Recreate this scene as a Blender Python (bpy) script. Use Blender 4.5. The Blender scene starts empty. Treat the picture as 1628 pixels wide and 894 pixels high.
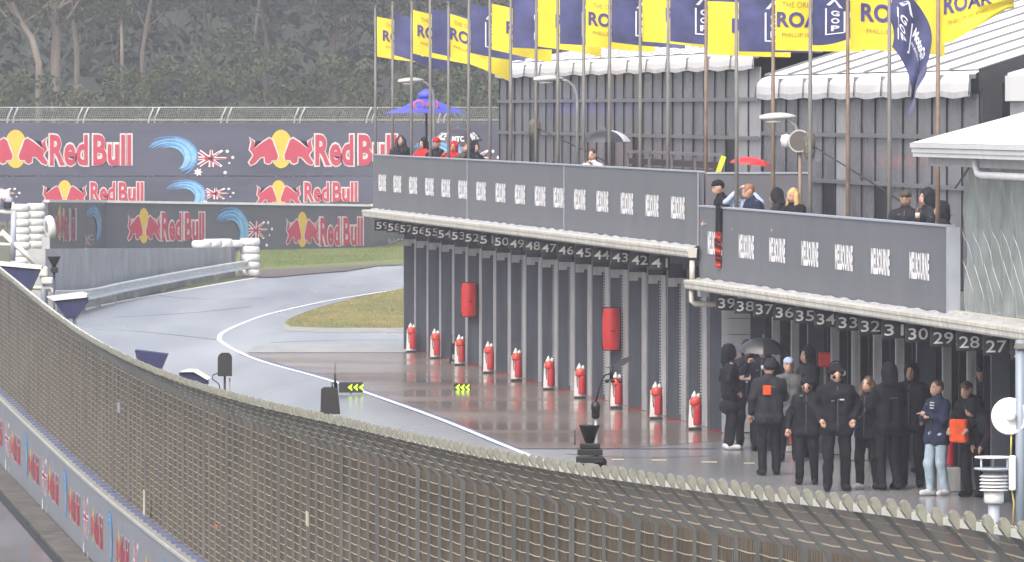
import bpy, bmesh, math, random
import numpy as np
from mathutils import Vector, Matrix

HAZE = 0.00045
random.seed(7)
rng = np.random.default_rng(7)
SC = bpy.context.scene
COL = SC.collection

# ------------------------------------------------------------------ camera
CAM_H = 5.66          # eye height, metres
FOC = 12000.0         # focal length in photograph pixels (1628 wide)
HOR = 175.0           # row of the horizon in the photograph
cd = bpy.data.cameras.new('camera')
cd.sensor_width = 36.0
cd.lens = FOC / 1628.0 * 36.0
cd.shift_y = -(447.0 - HOR) / 1628.0
cd.clip_start = 1.0
cd.clip_end = 3000.0
cam = bpy.data.objects.new('camera', cd)
cam.location = (0, 0, CAM_H)
cam.rotation_euler = (math.radians(90), 0, 0)
COL.objects.link(cam)
SC.camera = cam

# ------------------------------------------------------------------ sky, sun, exposure
SUN_EL, SUN_AZ = math.radians(52), math.radians(205)   # overcast: broad soft sun from behind the camera
wd = bpy.data.worlds.new('World'); SC.world = wd; wd.use_nodes = True
nt = wd.node_tree
bgn = nt.nodes['Background']
sky = nt.nodes.new('ShaderNodeTexSky'); sky.sky_type = 'NISHITA'; sky.sun_disc = False
sky.sun_elevation = SUN_EL; sky.sun_rotation = SUN_AZ
sky.air_density = 1.0; sky.dust_density = 6.0; sky.ozone_density = 1.0
hs = nt.nodes.new('ShaderNodeHueSaturation'); hs.inputs['Saturation'].default_value = 0.72
nt.links.new(sky.outputs[0], hs.inputs['Color']); nt.links.new(hs.outputs[0], bgn.inputs['Color'])
bgn.inputs['Strength'].default_value = 0.15
sl = bpy.data.lights.new('sun', 'SUN'); sl.energy = 0.5; sl.angle = math.radians(60); sl.color = (1.0, 0.985, 0.97)
so = bpy.data.objects.new('sun', sl); COL.objects.link(so)
so.rotation_euler = (math.radians(90) - SUN_EL, 0, math.radians(180) - SUN_AZ)
SC.view_settings.view_transform = 'Standard'; SC.view_settings.look = 'None'
SC.view_settings.gamma = 1.0; SC.view_settings.use_curve_mapping = False
SC.view_settings.exposure = 1.15
SC.cycles.use_denoising = True
SC.cycles.max_bounces = 6; SC.cycles.diffuse_bounces = 3; SC.cycles.glossy_bounces = 3
SC.cycles.transparent_max_bounces = 24; SC.cycles.volume_bounces = 1
SC.cycles.sample_clamp_indirect = 4.0

# ------------------------------------------------------------------ pixel helpers (measure the photograph in metres)
def W(px, py, D):
    return Vector(((px - 814.0) * D / FOC, D, CAM_H - (py - HOR) * D / FOC))
def G(px, py, z=0.0):
    D = (CAM_H - z) * FOC / (py - HOR)
    return Vector(((px - 814.0) * D / FOC, D, z))
# frame of the pit building: s runs along the garages towards the camera, n out into the pit lane
A0 = Vector((-2.293, 178.7, 0.0))
U = Vector((0.1300, -0.9915, 0.0)); V = Vector((-0.9915, -0.1300, 0.0))
BROT = math.atan2(U.y, U.x)
def BW(s, n, z=0.0):
    p = A0 + U * s + V * n; p.z = z; return p
def S_at(px, n):
    k = (px - 814.0) / FOC
    return (k * (A0.y - 0.13 * n) - A0.x + 0.9915 * n) / (0.13 + 0.9915 * k)
def D_of(s, n):
    return A0.y - 0.9915 * s - 0.13 * n
def Z_at(py, D):
    return CAM_H - (py - HOR) * D / FOC

# ------------------------------------------------------------------ materials
MATS = {}
def mat(name, col, rough=0.6, metal=0.0, var=0.15, scale=3.0, bump=0.0, bscale=40.0, spec=0.5, coat=0.0,
        alpha=1.0, emit=0.0, stretch=(1, 1, 1), col2=None, rvar=0.0, sheen=0.0, streak=0.0):
    if name in MATS: return MATS[name]
    m = bpy.data.materials.new(name); m.use_nodes = True
    t = m.node_tree; b = t.nodes['Principled BSDF']
    b.inputs['Roughness'].default_value = rough; b.inputs['Metallic'].default_value = metal
    b.inputs['Specular IOR Level'].default_value = spec
    b.inputs['Coat Weight'].default_value = coat
    b.inputs['Alpha'].default_value = alpha
    if sheen: b.inputs['Sheen Weight'].default_value = sheen
    tc = t.nodes.new('ShaderNodeTexCoord'); mp = t.nodes.new('ShaderNodeMapping')
    mp.inputs['Scale'].default_value = stretch
    geo = t.nodes.new('ShaderNodeNewGeometry')
    t.links.new(geo.outputs['Position'], mp.inputs['Vector'])
    n = t.nodes.new('ShaderNodeTexNoise'); n.inputs['Scale'].default_value = scale
    n.inputs['Detail'].default_value = 6.0; n.inputs['Roughness'].default_value = 0.62
    t.links.new(mp.outputs[0], n.inputs['Vector'])
    r = t.nodes.new('ShaderNodeValToRGB')
    c = np.array(col[:3]); d = np.array(col2[:3]) if col2 is not None else c * (1 + var)
    lo = c * (1 - var) if col2 is None else c
    r.color_ramp.elements[0].position = 0.32; r.color_ramp.elements[1].position = 0.68
    r.color_ramp.elements[0].color = (*lo, 1); r.color_ramp.elements[1].color = (*np.clip(d, 0, 1), 1)
    t.links.new(n.outputs['Fac'], r.inputs['Fac'])
    out = r.outputs['Color']
    if streak:
        # rain streaks: noise stretched along z
        mp2 = t.nodes.new('ShaderNodeMapping'); mp2.inputs['Scale'].default_value = (1, 1, 0.06)
        t.links.new(geo.outputs['Position'], mp2.inputs['Vector'])
        n3 = t.nodes.new('ShaderNodeTexNoise'); n3.inputs['Scale'].default_value = 9.0; n3.inputs['Detail'].default_value = 5.0
        t.links.new(mp2.outputs[0], n3.inputs['Vector'])
        mx = t.nodes.new('ShaderNodeMix'); mx.data_type = 'RGBA'; mx.blend_type = 'MULTIPLY'
        mr = t.nodes.new('ShaderNodeMapRange'); mr.inputs[1].default_value = 0.42; mr.inputs[2].default_value = 0.62
        mr.inputs[3].default_value = streak; mr.inputs[4].default_value = 0.0
        t.links.new(n3.outputs['Fac'], mr.inputs[0]); t.links.new(mr.outputs[0], mx.inputs[0])
        t.links.new(out, mx.inputs[6]); mx.inputs[7].default_value = (0.45, 0.44, 0.42, 1)
        out = mx.outputs[2]
    t.links.new(out, b.inputs['Base Color'])
    if rvar:
        mr2 = t.nodes.new('ShaderNodeMapRange'); mr2.inputs[1].default_value = 0.3; mr2.inputs[2].default_value = 0.7
        mr2.inputs[3].default_value = max(0.02, rough - rvar); mr2.inputs[4].default_value = min(1, rough + rvar)
        t.links.new(n.outputs['Fac'], mr2.inputs[0]); t.links.new(mr2.outputs[0], b.inputs['Roughness'])
    if bump:
        n2 = t.nodes.new('ShaderNodeTexNoise'); n2.inputs['Scale'].default_value = bscale; n2.inputs['Detail'].default_value = 4.0
        t.links.new(mp.outputs[0], n2.inputs['Vector'])
        bp = t.nodes.new('ShaderNodeBump'); bp.inputs['Strength'].default_value = bump; bp.inputs['Distance'].default_value = 0.02
        t.links.new(n2.outputs['Fac'], bp.inputs['Height']); t.links.new(bp.outputs[0], b.inputs['Normal'])
    if emit:
        t.links.new(out, b.inputs['Emission Color']); b.inputs['Emission Strength'].default_value = emit
    m.diffuse_color = (*c, 1)
    MATS[name] = m
    return m

# ------------------------------------------------------------------ mesh builder
class MB:
    def __init__(self): self.v = []; self.f = []; self.m = []; self.sm = []
    def add(self, vs, fs, mi=0, smooth=False):
        o = len(self.v); self.v += [tuple(p) for p in vs]
        for f in fs: self.f.append(tuple(o + i for i in f)); self.m.append(mi); self.sm.append(smooth)
    def box(self, lo, hi, mi=0, rot=0.0, at=None, tilt=None):
        x0, y0, z0 = lo; x1, y1, z1 = hi
        vs = [Vector(p) for p in ((x0,y0,z0),(x1,y0,z0),(x1,y1,z0),(x0,y1,z0),(x0,y0,z1),(x1,y0,z1),(x1,y1,z1),(x0,y1,z1))]
        self._hex(vs, mi, rot, at, tilt); return self
    def _hex(self, vs, mi, rot=0, at=None, tilt=None):
        if tilt is not None: vs = [tilt @ p for p in vs]
        if rot: R = Matrix.Rotation(rot, 3, 'Z'); vs = [R @ p for p in vs]
        if at is not None: vs = [p + Vector(at) for p in vs]
        self.add(vs, [(0,3,2,1),(4,5,6,7),(0,1,5,4),(1,2,6,5),(2,3,7,6),(3,0,4,7)], mi)
    def bbox(self, lo, hi, bev=0.01, mi=0):
        # box with chamfered vertical and top edges
        x0,y0,z0 = lo; x1,y1,z1 = hi; b = min(bev, (x1-x0)*.45, (y1-y0)*.45, (z1-z0)*.45)
        def ring(i, z): return [(x0+i+b,y0+i,z),(x1-i-b,y0+i,z),(x1-i,y0+i+b,z),(x1-i,y1-i-b,z),(x1-i-b,y1-i,z),(x0+i+b,y1-i,z),(x0+i,y1-i-b,z),(x0+i,y0+i+b,z)]
        rs = ring(b*.8, z0) + ring(0, z0+b) + ring(0, z1-b) + ring(b*.8, z1)
        fs = [tuple(range(7,-1,-1)), tuple(range(24,32))]
        for k in range(3):
            for i in range(8):
                j = (i+1) % 8; fs.append((k*8+i, k*8+j, k*8+8+j, k*8+8+i))
        self.add(rs, fs, mi); return self
    def tube(self, pts, r, seg=8, mi=0, cap=True, smooth=True):
        pts = [Vector(p) for p in pts]; n = len(pts)
        rr = r if isinstance(r, (list, tuple)) else [r] * n
        vs = []; prev = None
        for i, p in enumerate(pts):
            t = (pts[min(i+1, n-1)] - pts[max(i-1, 0)]).normalized()
            if prev is None:
                a = Vector((0,0,1)) if abs(t.z) < .9 else Vector((1,0,0))
                x = t.cross(a).normalized()
            else: x = (prev - t * prev.dot(t)).normalized()
            prev = x; y = t.cross(x)
            for k in range(seg):
                an = 2*math.pi*k/seg
                vs.append(p + x*(math.cos(an)*rr[i]) + y*(math.sin(an)*rr[i]))
        fs = []
        for i in range(n-1):
            for k in range(seg):
                l = (k+1) % seg; fs.append((i*seg+k, i*seg+l, (i+1)*seg+l, (i+1)*seg+k))
        self.add(vs, fs, mi, smooth)
        if cap:
            o = len(self.v) - n*seg
            self.f.append(tuple(o+k for k in range(seg-1,-1,-1))); self.m.append(mi); self.sm.append(False)
            self.f.append(tuple(o+(n-1)*seg+k for k in range(seg))); self.m.append(mi); self.sm.append(False)
        return self
    def lathe(self, prof, at=(0,0,0), seg=16, mi=0, smooth=True, axis=None, sx=1.0, sy=1.0):
        # prof: (radius, height) list, turned about z (or about axis)
        at = Vector(at); vs = []
        q = Vector((0,0,1)).rotation_difference(Vector(axis)) if axis is not None else None
        for r, z in prof:
            for k in range(seg):
                a = 2*math.pi*k/seg; p = Vector((r*math.cos(a)*sx, r*math.sin(a)*sy, z))
                if q is not None: p = q @ p
                vs.append(at + p)
        fs = []
        for i in range(len(prof)-1):
            for k in range(seg):
                l = (k+1) % seg; fs.append((i*seg+k, i*seg+l, (i+1)*seg+l, (i+1)*seg+k))
        fs2 = []
        if prof[0][0] > 1e-4: fs2.append(tuple(range(seg-1,-1,-1)))
        if prof[-1][0] > 1e-4: fs2.append(tuple((len(prof)-1)*seg+k for k in range(seg)))
        self.add(vs, fs, mi, smooth)
        o = len(self.v) - len(vs)
        for f in fs2: self.f.append(tuple(o+i for i in f)); self.m.append(mi); self.sm.append(False)
        return self
    def prism(self, poly, d, mi=0, origin=(0,0,0), x=(1,0,0), y=(0,0,1)):
        # polygon in the x/y plane, extruded by vector d
        o = Vector(origin); x = Vector(x); y = Vector(y); d = Vector(d); n = len(poly)
        a = [o + x*p[0] + y*p[1] for p in poly]; b = [p + d for p in a]
        fs = [tuple(range(n)), tuple(range(2*n-1, n-1, -1))]
        for i in range(n):
            j = (i+1) % n; fs.append((j, i, n+i, n+j))
        self.add(a + b, fs, mi); return self
    def grid(self, fn, nu, nv, mi=0, smooth=True):
        vs = [fn(i/nu, j/nv) for j in range(nv+1) for i in range(nu+1)]
        fs = [(j*(nu+1)+i, j*(nu+1)+i+1, (j+1)*(nu+1)+i+1, (j+1)*(nu+1)+i) for j in range(nv) for i in range(nu)]
        self.add(vs, fs, mi, smooth); return self
    def mesh(self, name, mats):
        me = bpy.data.meshes.new(name); me.from_pydata(self.v, [], self.f); me.validate()
        if not isinstance(mats, (list, tuple)): mats = [mats]
        for m in mats: me.materials.append(m)
        if len(me.polygons) == len(self.f):
            me.polygons.foreach_set('material_index', self.m)
            me.polygons.foreach_set('use_smooth', self.sm)
        me.update(); return me
    def build(self, name, mats, parent=None, loc=None, rz=None, fix=True):
        me = self.mesh(name, mats)
        if fix:
            bm = bmesh.new(); bm.from_mesh(me); bmesh.ops.recalc_face_normals(bm, faces=bm.faces); bm.to_mesh(me); bm.free()
        return obj(name, me, parent, loc, rz)
def obj(name, me, parent=None, loc=None, rz=None):
    o = bpy.data.objects.new(name, me); COL.objects.link(o)
    if parent is not None: o.parent = parent
    if loc is not None: o.location = loc
    if rz is not None: o.rotation_euler = (0, 0, rz)
    return o
def tag(o, label=None, cat=None, group=None, kind=None):
    if label: o['label'] = label
    if cat: o['category'] = cat
    if group: o['group'] = group
    if kind: o['kind'] = kind
    return o
def thing(name, label, cat, loc=(0,0,0), rz=0.0, group=None):
    o = obj(name, None, None, loc, rz); return tag(o, label, cat, group)
def struct(o): o['kind'] = 'structure'; return o

# ------------------------------------------------------------------ lettering (built-in font turned into flat meshes)
_tx = {}
def text2d(s, bold=0.02):
    # returns vertices scaled to a unit box and the faces
    key = (s, bold)
    if key in _tx: return _tx[key]
    c = bpy.data.curves.new('t', 'FONT'); c.body = s; c.offset = bold; c.resolution_u = 3; c.fill_mode = 'BOTH' if False else 'FRONT'
    c.space_character = 1.0 + bold * 1.5
    o = bpy.data.objects.new('t', c); COL.objects.link(o)
    dg = bpy.context.evaluated_depsgraph_get(); dg.update()
    me = bpy.data.meshes.new_from_object(o.evaluated_get(dg))
    vs = np.array([v.co[:2] for v in me.vertices]); fs = [tuple(p.vertices) for p in me.polygons]
    bpy.data.objects.remove(o); bpy.data.curves.remove(c); bpy.data.meshes.remove(me)
    lo = vs.min(0); hi = vs.max(0); asp = (hi-lo)[0] / (hi-lo)[1]
    vs = (vs - lo) / (hi - lo)
    _tx[key] = (vs, fs, asp); return _tx[key]
def put_text(mb, s, fn, a0, a1, b0, b1, bold=0.02, mi=0):
    # fn(a, b) maps the sheet's coordinates to a point
    vs, fs, _ = text2d(s, bold)
    mb.add([fn(a0 + (a1-a0)*p[0], b0 + (b1-b0)*p[1]) for p in vs], fs, mi)
def put_poly(mb, poly, fn, mi=0):
    n = len(poly); mb.add([fn(*p) for p in poly], [tuple(range(n))], mi)
def plane_fn(o, x, y, lift=0.0):
    o = Vector(o); x = Vector(x); y = Vector(y); nrm = x.cross(y).normalized()
    if nrm.y > 0: nrm = -nrm            # prints face the viewer's side
    return lambda a, b: o + x*a + y*b + nrm*lift
# ================================================================== ground, lanes, markings
def wet(name, col, col2, r0, r1, scale, stretch, bump, bscale, spec=0.5, rscale=0.25, bst=(1,.35,1), bdist=.01):
    # wet paving: colour patches, roughness patches (standing water against drained grain), fine ripples
    m = bpy.data.materials.new(name); m.use_nodes = True; t = m.node_tree; b = t.nodes['Principled BSDF']
    geo = t.nodes.new('ShaderNodeNewGeometry')
    def mapn(sc):
        mp = t.nodes.new('ShaderNodeMapping'); mp.inputs['Scale'].default_value = sc
        t.links.new(geo.outputs['Position'], mp.inputs['Vector']); return mp
    mp = mapn(stretch)
    n = t.nodes.new('ShaderNodeTexNoise'); n.inputs['Scale'].default_value = scale; n.inputs['Detail'].default_value = 4; n.inputs['Roughness'].default_value = .55
    t.links.new(mp.outputs[0], n.inputs['Vector'])
    r = t.nodes.new('ShaderNodeValToRGB'); r.color_ramp.elements[0].position = .35; r.color_ramp.elements[1].position = .68
    r.color_ramp.elements[0].color = (*col, 1); r.color_ramp.elements[1].color = (*col2, 1)
    t.links.new(n.outputs['Fac'], r.inputs['Fac']); t.links.new(r.outputs[0], b.inputs['Base Color'])
    n2 = t.nodes.new('ShaderNodeTexNoise'); n2.inputs['Scale'].default_value = rscale; n2.inputs['Detail'].default_value = 2
    t.links.new(mp.outputs[0], n2.inputs['Vector'])
    mr = t.nodes.new('ShaderNodeMapRange'); mr.inputs[1].default_value = .38; mr.inputs[2].default_value = .62
    mr.inputs[3].default_value = r0; mr.inputs[4].default_value = r1
    t.links.new(n2.outputs['Fac'], mr.inputs[0]); t.links.new(mr.outputs[0], b.inputs['Roughness'])
    mp3 = mapn(bst)
    n3 = t.nodes.new('ShaderNodeTexNoise'); n3.inputs['Scale'].default_value = bscale; n3.inputs['Detail'].default_value = 3
    t.links.new(mp3.outputs[0], n3.inputs['Vector'])
    bp = t.nodes.new('ShaderNodeBump'); bp.inputs['Strength'].default_value = bump; bp.inputs['Distance'].default_value = bdist
    t.links.new(n3.outputs['Fac'], bp.inputs['Height']); t.links.new(bp.outputs[0], b.inputs['Normal'])
    b.inputs['Specular IOR Level'].default_value = spec
    return m
M_ASPH = wet('wet_asphalt', (.12,.122,.128), (.33,.333,.34), .18, .36, .34, (.7, .06, 1), .10, 45, spec=1.0)
M_APRON = wet('wet_apron_concrete', (.13,.098,.080), (.24,.19,.16), .10, .24, .5, (.15, .25, 1), .14, 1.3, bst=(.10,.55,1), bdist=.04, rscale=.9)
M_TRACK = wet('wet_track', (.10,.10,.105), (.17,.17,.175), .12, .26, .5, (1, .3, 1), .12, 30)
M_CONC = mat('pale_wet_concrete', (.30,.29,.26), .35, var=.2, scale=1.2, stretch=(1,.3,1))
M_LINE = mat('white_road_paint', (.72,.72,.70), .4, var=.08, scale=4)
M_BLUE = mat('blue_road_paint', (.05,.06,.16), .3, var=.15)
M_GRASS = mat('wet_grass_soil', (.11,.13,.035), .9, scale=.5, col2=(.24,.19,.07))
M_GRASSG = mat('green_grass_soil', (.08,.125,.025), .9, scale=.5, col2=(.17,.17,.055))
M_DIRT = mat('brown_mud', (.09,.065,.045), .6, var=.3, scale=1.5)

def sheet(name, pts, z, m, parent=None):
    vs = [(p[0], p[1], z) for p in pts]
    mb = MB(); mb.add(vs, [tuple(range(len(vs)))])
    o = mb.build(name, m, parent)
    me = o.data
    bm = bmesh.new(); bm.from_mesh(me); bmesh.ops.triangulate(bm, faces=bm.faces)
    for f in bm.faces:
        if f.normal.z < 0: f.normal_flip()
    bm.to_mesh(me); bm.free(); return o
def gp(lst): return [G(x, y) for x, y in lst]
def smooth_line(pts, n=8):
    # Catmull-Rom through ground points
    out = []; P = [Vector(p) for p in pts]
    for i in range(len(P)-1):
        p0 = P[max(i-1,0)]; p1 = P[i]; p2 = P[i+1]; p3 = P[min(i+2,len(P)-1)]
        for k in range(n):
            t = k/n
            out.append(0.5*((2*p1)+(p2-p0)*t+(2*p0-5*p1+4*p2-p3)*t*t+(3*p1-p0-3*p2+p3)*t**3))
    out.append(P[-1]); return out
def ribbon(name, pts, w, z, m, parent=None):
    L = []; R = []
    for i, p in enumerate(pts):
        t = (pts[min(i+1,len(pts)-1)] - pts[max(i-1,0)]); t.z = 0; t.normalize(); nn = Vector((-t.y, t.x, 0))
        ww = w[i] if isinstance(w, list) else w
        L.append(p + nn*ww/2); R.append(p - nn*ww/2)
    mb = MB(); n = len(pts)
    mb.add([(p.x,p.y,z) for p in L] + [(p.x,p.y,z) for p in R], [(i,i+1,n+i+1,n+i) for i in range(n-1)])
    o = mb.build(name, m, parent, fix=False)
    bm = bmesh.new(); bm.from_mesh(o.data)
    for f in bm.faces:
        if f.normal.z < 0: f.normal_flip()
    bm.to_mesh(o.data); bm.free(); return o

struct(sheet('ground', [(-900,-300),(900,-300),(900,1500),(-900,1500)], -.03, mat('far_grass', (.06,.075,.03), .9, scale=.2, col2=(.10,.10,.05))))
OUTER = smooth_line(gp([(40,515),(135,492),(200,478),(300,460),(420,440),(520,430),(600,425),(660,420),(760,412.5),(860,407)]))
edge = [p + Vector((0, 1.2, 0)) for p in OUTER]
lane = [(-14, edge[0].y - 12)] + [(p.x, p.y) for p in edge] + [(40, edge[-1].y + 4), (60, 110), (60, 15), (-2, 15)]
# pit side of the pit wall only; the wall line runs from (4.3, 15) to (-14, 180)
lane[-1] = (4.1, 15)
lane.append((-9.9, 138)); lane.insert(0, (-14, 175))
struct(sheet('pit_lane', lane, 0.0, M_ASPH))
struct(sheet('race_track', [(3.6,15),(-10.1,138),(-14.2,175),(-60,175),(-60,15)], 0.0, M_TRACK))
struct(ribbon('outer_edge_line', OUTER, .22, .004, M_LINE))
INNER = smooth_line(gp([(905,750),(875,738),(800,708),(700,667),(600,631),(520,604),(420,576),(375,558),(352,544),(349,538),(360,526),(420,502),(500,483),(560,472),(660,457),(760,444)]))
wi = [.10 + .0001*p.y for p in INNER]
struct(ribbon('pit_lane_line', INNER, wi, .008, M_LINE))
# dark polished apron in front of the garages
ap = gp([(386,563),(430,575.5),(530,604),(610,632),(710,668),(800,705),(825,713),(1000,713)])
apron = [(p.x, p.y) for p in ap]
e1 = BW(S_at(1150, 0)+.6, -1.0); e2 = BW(-3.4, -1.0)
apron += [(e1.x, e1.y - 1.0), (e1.x, e1.y), (e2.x, e2.y), (BW(-3.4, .3).x, BW(-3.4, .3).y)]
struct(sheet('garage_apron', apron, .004, M_APRON))
bl = smooth_line([G(x, y) for x, y in [(386,563.5),(430,576.5),(530,605.5),(610,633.5),(710,670),(800,707.5),(825,714)]] )
struct(ribbon('apron_edge_line', bl + [G(950,714), G(1140,714)], .22, .006, M_BLUE))
struct(sheet('drain_strip', gp([(392,561),(405,551),(500,548),(648,548),(690,548),(690,559.5),(640,561),(500,561)]), .010, M_CONC))
# tar seams and drain joints across the wet lane
for q_ in ([(150,524),(230,528),(350,541)],[(250,470),(330,476),(420,474)],[(180,505),(300,498),(400,488)],[(430,545),(540,541),(650,541)],[(900,722),(1010,728),(1130,725)]):
    struct(ribbon('tar_seam', smooth_line(gp(q_), 6), .10, .003, mat('wet_tar', (.05,.05,.055), .25, var=.3)))
# short paint dashes on the near paving
for k, (x0, y0, x1, y1) in enumerate([(972,731,992,731),(1036,732,1060,732),(1115,735,1140,735),(1183,737,1200,737)]):
    struct(ribbon('paint_dash', [G(x0, y0), G(x1, y1)], .35, .004, mat('yellow_road_paint', (.5,.46,.3), .4)))
# grass island with its kerb
ISL = [(453,520),(460,513),(490,500),(540,485),(600,471),(660,460.5),(760,447),(860,436),(860,528),(760,528),(640,527),(520,527),(462,525)]
isl = smooth_line(gp(ISL[:8]), 6)
isl_all = isl + gp(ISL[8:])
kerb = [p.copy() for p in isl_all]
cx = sum((p.x for p in kerb))/len(kerb); cy = sum((p.y for p in kerb))/len(kerb)
kb = MB(); n_ = len(kerb)
outr = [Vector((cx + (p.x-cx)*1.035, cy + (p.y-cy)*1.035, 0)) for p in kerb]
kb.add([(p.x,p.y,.005) for p in outr] + [(p.x,p.y,.09) for p in kerb], [(i,(i+1)%n_,n_+(i+1)%n_,n_+i) for i in range(n_)])
struct(kb.build('island_kerb', mat('kerb_concrete', (.25,.24,.21), .45, var=.2, scale=2)))
struct(sheet('grass_island', [(p.x,p.y) for p in kerb], .085, M_GRASS))
# verge between the outer line and the advertising walls
vg = [(p.x, p.y) for p in [q + Vector((0, 1.0, 0)) for q in OUTER[20:]]] + [(26, 390), (-14, 390), (-9.6, 262)]
struct(sheet('verge', vg, .02, M_GRASSG))
struct(ribbon('muddy_edge', [q + Vector((0, 2.2, 0)) for q in OUTER[30:52]], [1.2+2.2*max(0,1-abs(i-6)/9) for i in range(22)], .03, M_DIRT))

def blades(name, poly_pts, count, h, cols, zb):
    # wet turf: small bent blades spread over the polygon, one mesh
    P = np.array([(p[0], p[1]) for p in poly_pts]); lo = P.min(0); hi = P.max(0)
    q = rng.uniform(lo, hi, (count*3, 2)); ins = np.zeros(len(q), bool); j = len(P)-1
    for i in range(len(P)):
        xi, yi = P[i]; xj, yj = P[j]
        c = ((yi > q[:,1]) != (yj > q[:,1])) & (q[:,0] < (xj-xi)*(q[:,1]-yi)/(yj-yi+1e-12)+xi)
        ins ^= c; j = i
    q = q[ins][:count]; n = len(q)
    a = rng.uniform(0, math.pi, n); w = rng.uniform(.006, .014, n); hh = h*rng.uniform(.5, 1.4, n)
    dx = np.cos(a)*w; dy = np.sin(a)*w; lx = rng.normal(0, .4, n)*hh; ly = rng.normal(0, .4, n)*hh
    v = np.empty((n,3,3)); v[:,0] = np.c_[q[:,0]-dx, q[:,1]-dy, np.full(n, zb)]; v[:,1] = np.c_[q[:,0]+dx, q[:,1]+dy, np.full(n, zb)]
    v[:,2] = np.c_[q[:,0]+lx, q[:,1]+ly, zb+hh]
    me = bpy.data.meshes.new(name); me.from_pydata(v.reshape(-1,3).tolist(), [], np.arange(n*3).reshape(-1,3).tolist())
    me.materials.append(cols); o = obj(name, me); return o
o = blades('island_turf', kerb, 45000, .035, mat('turf_blades_dry', (.11,.14,.035), .8, scale=.4, col2=(.30,.23,.08), stretch=(1,.4,1)), .08)
tag(o, 'short yellowing wet turf on the island beside the pit exit lane', 'grass', kind='stuff')
o = blades('verge_turf', [G(x, y) for x, y in [(405,428),(520,421),(660,412),(760,405),(760,385),(400,392)]], 36000, .04, mat('turf_blades_green', (.075,.14,.025), .8, scale=.4, col2=(.19,.19,.055), stretch=(1,.4,1)), .02)
tag(o, 'green wet turf below the advertising wall beyond the pit exit', 'grass', kind='stuff')
# ================================================================== pit building
M_SLATE = mat('slate_fin_paint', (.068,.077,.096), .32, var=.12, scale=1.5, streak=.35)
M_DOOR = mat('roller_door_grey', (.055,.06,.07), .4, var=.1)
M_JAMB = mat('pale_grey_steel', (.42,.425,.43), .45, var=.15, scale=2, streak=.3)
M_DARK = mat('dark_fascia', (.022,.022,.025), .5, var=.2)
M_PARA = mat('grey_banner_fabric', (.135,.138,.155), .5, var=.07, scale=.8, bump=.06, bscale=3, streak=.12)
M_CAP = mat('pale_blue_grey_trim', (.33,.36,.41), .5, var=.08)
M_CREAM = mat('cream_gutter_paint', (.62,.60,.53), .4, var=.1, scale=2, streak=.45)
M_LEDGE = mat('pale_flashing', (.36,.365,.37), .4, var=.3, scale=5)
M_WHITE = mat('white_print', (.78,.78,.78), .6, var=.03)
M_DIGIT = mat('grey_digit_paint', (.62,.62,.60), .6, var=.15, scale=6)
M_RED = mat('red_paint', (.50,.025,.02), .35, var=.15)
M_DECK = mat('deck_concrete', (.12,.12,.115), .35, var=.2, scale=1)
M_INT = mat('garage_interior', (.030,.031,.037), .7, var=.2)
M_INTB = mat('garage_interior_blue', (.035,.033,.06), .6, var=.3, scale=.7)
M_SIDE = mat('white_siding', (.36,.38,.40), .5, var=.06, streak=.2)

PB = thing('pit_building', 'long grey pit garage building with numbered bays and a viewing balcony', 'pit building', (A0.x, A0.y, 0), BROT)
def bx(mb, s0, s1, n0, n1, z0, z1, mi=0):
    mb.box((s0, min(-n0,-n1), z0), (s1, max(-n0,-n1), z1), mi); return mb
PITCH = 2.44
S_A0, S_AE, S_BE, S_END = -2.0, 48.4, 71.4, 84.0
FIN = MB(); bx(FIN, -.06, .06, 0, .27, 0.035, 2.86); FIN_M = FIN.mesh('fin', M_SLATE)
SK = MB(); bx(SK, -.064, .064, -.01, .275, 0.005, .034); SK_M = SK.mesh('skirting', mat('worn_red_paint', (.20,.03,.025), .5, var=.5, scale=6))
JB = MB(); bx(JB, .062, .56, 0.005, .03, .01, 2.60); JB_M = JB.mesh('jamb', M_JAMB)
BRK = MB(); bx(BRK, .061, .11, .10, .262, 2.44, 2.60); bx(BRK, .061, .115, .032, .10, 2.50, 2.60); BRK_M = BRK.mesh('bracket', M_JAMB)
GD = MB()
for i in range(44): bx(GD, .075, .10, .032, .062, .12 + i*.055, .12 + i*.055 + .030)
GD_M = GD.mesh('door_guide', mat('guide_teeth', (.36,.37,.37), .4))
DR = MB()
for i in range(26):
    z = .02 + i*.105; bx(DR, .5, PITCH-.07, -.05 - (.012 if i % 2 else 0), .0 - (.012 if i % 2 else 0), z, z + .101)
DR_M = DR.mesh('roller_door', M_DOOR)
NB = MB(); bx(NB, -.015, .015, .60, .965, 2.80, 3.055); NB_M = NB.mesh('number_board', M_DARK)
def number_part(num, s, dz):
    b = obj('number_board', NB_M, PB, (s, 0, dz))
    mb = MB(); fn = lambda a, c: Vector((.022, -(.955 - a*.345), 2.825 + c*.20))
    put_text(mb, str(num), fn, .08, .92, .08, .92, .008)
    mb.build('digits', M_DIGIT, b, fix=False)
for k in range(19):
    s = k*PITCH; num = 59 - k
    obj('fin', FIN_M, PB, (s, 0, 0)); obj('skirting', SK_M, PB, (s, 0, 0)); obj('jamb', JB_M, PB, (s, 0, 0)); obj('bracket', BRK_M, PB, (s, 0, 0))
    if k in (8, 10, 11, 13, 14, 16, 17, 18): obj('door_guide', GD_M, PB, (s, 0, 0))['kind'] = 'stuff'
    obj('roller_door', DR_M, PB, (s, 0, 0))
    number_part(num, s, 0)
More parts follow.
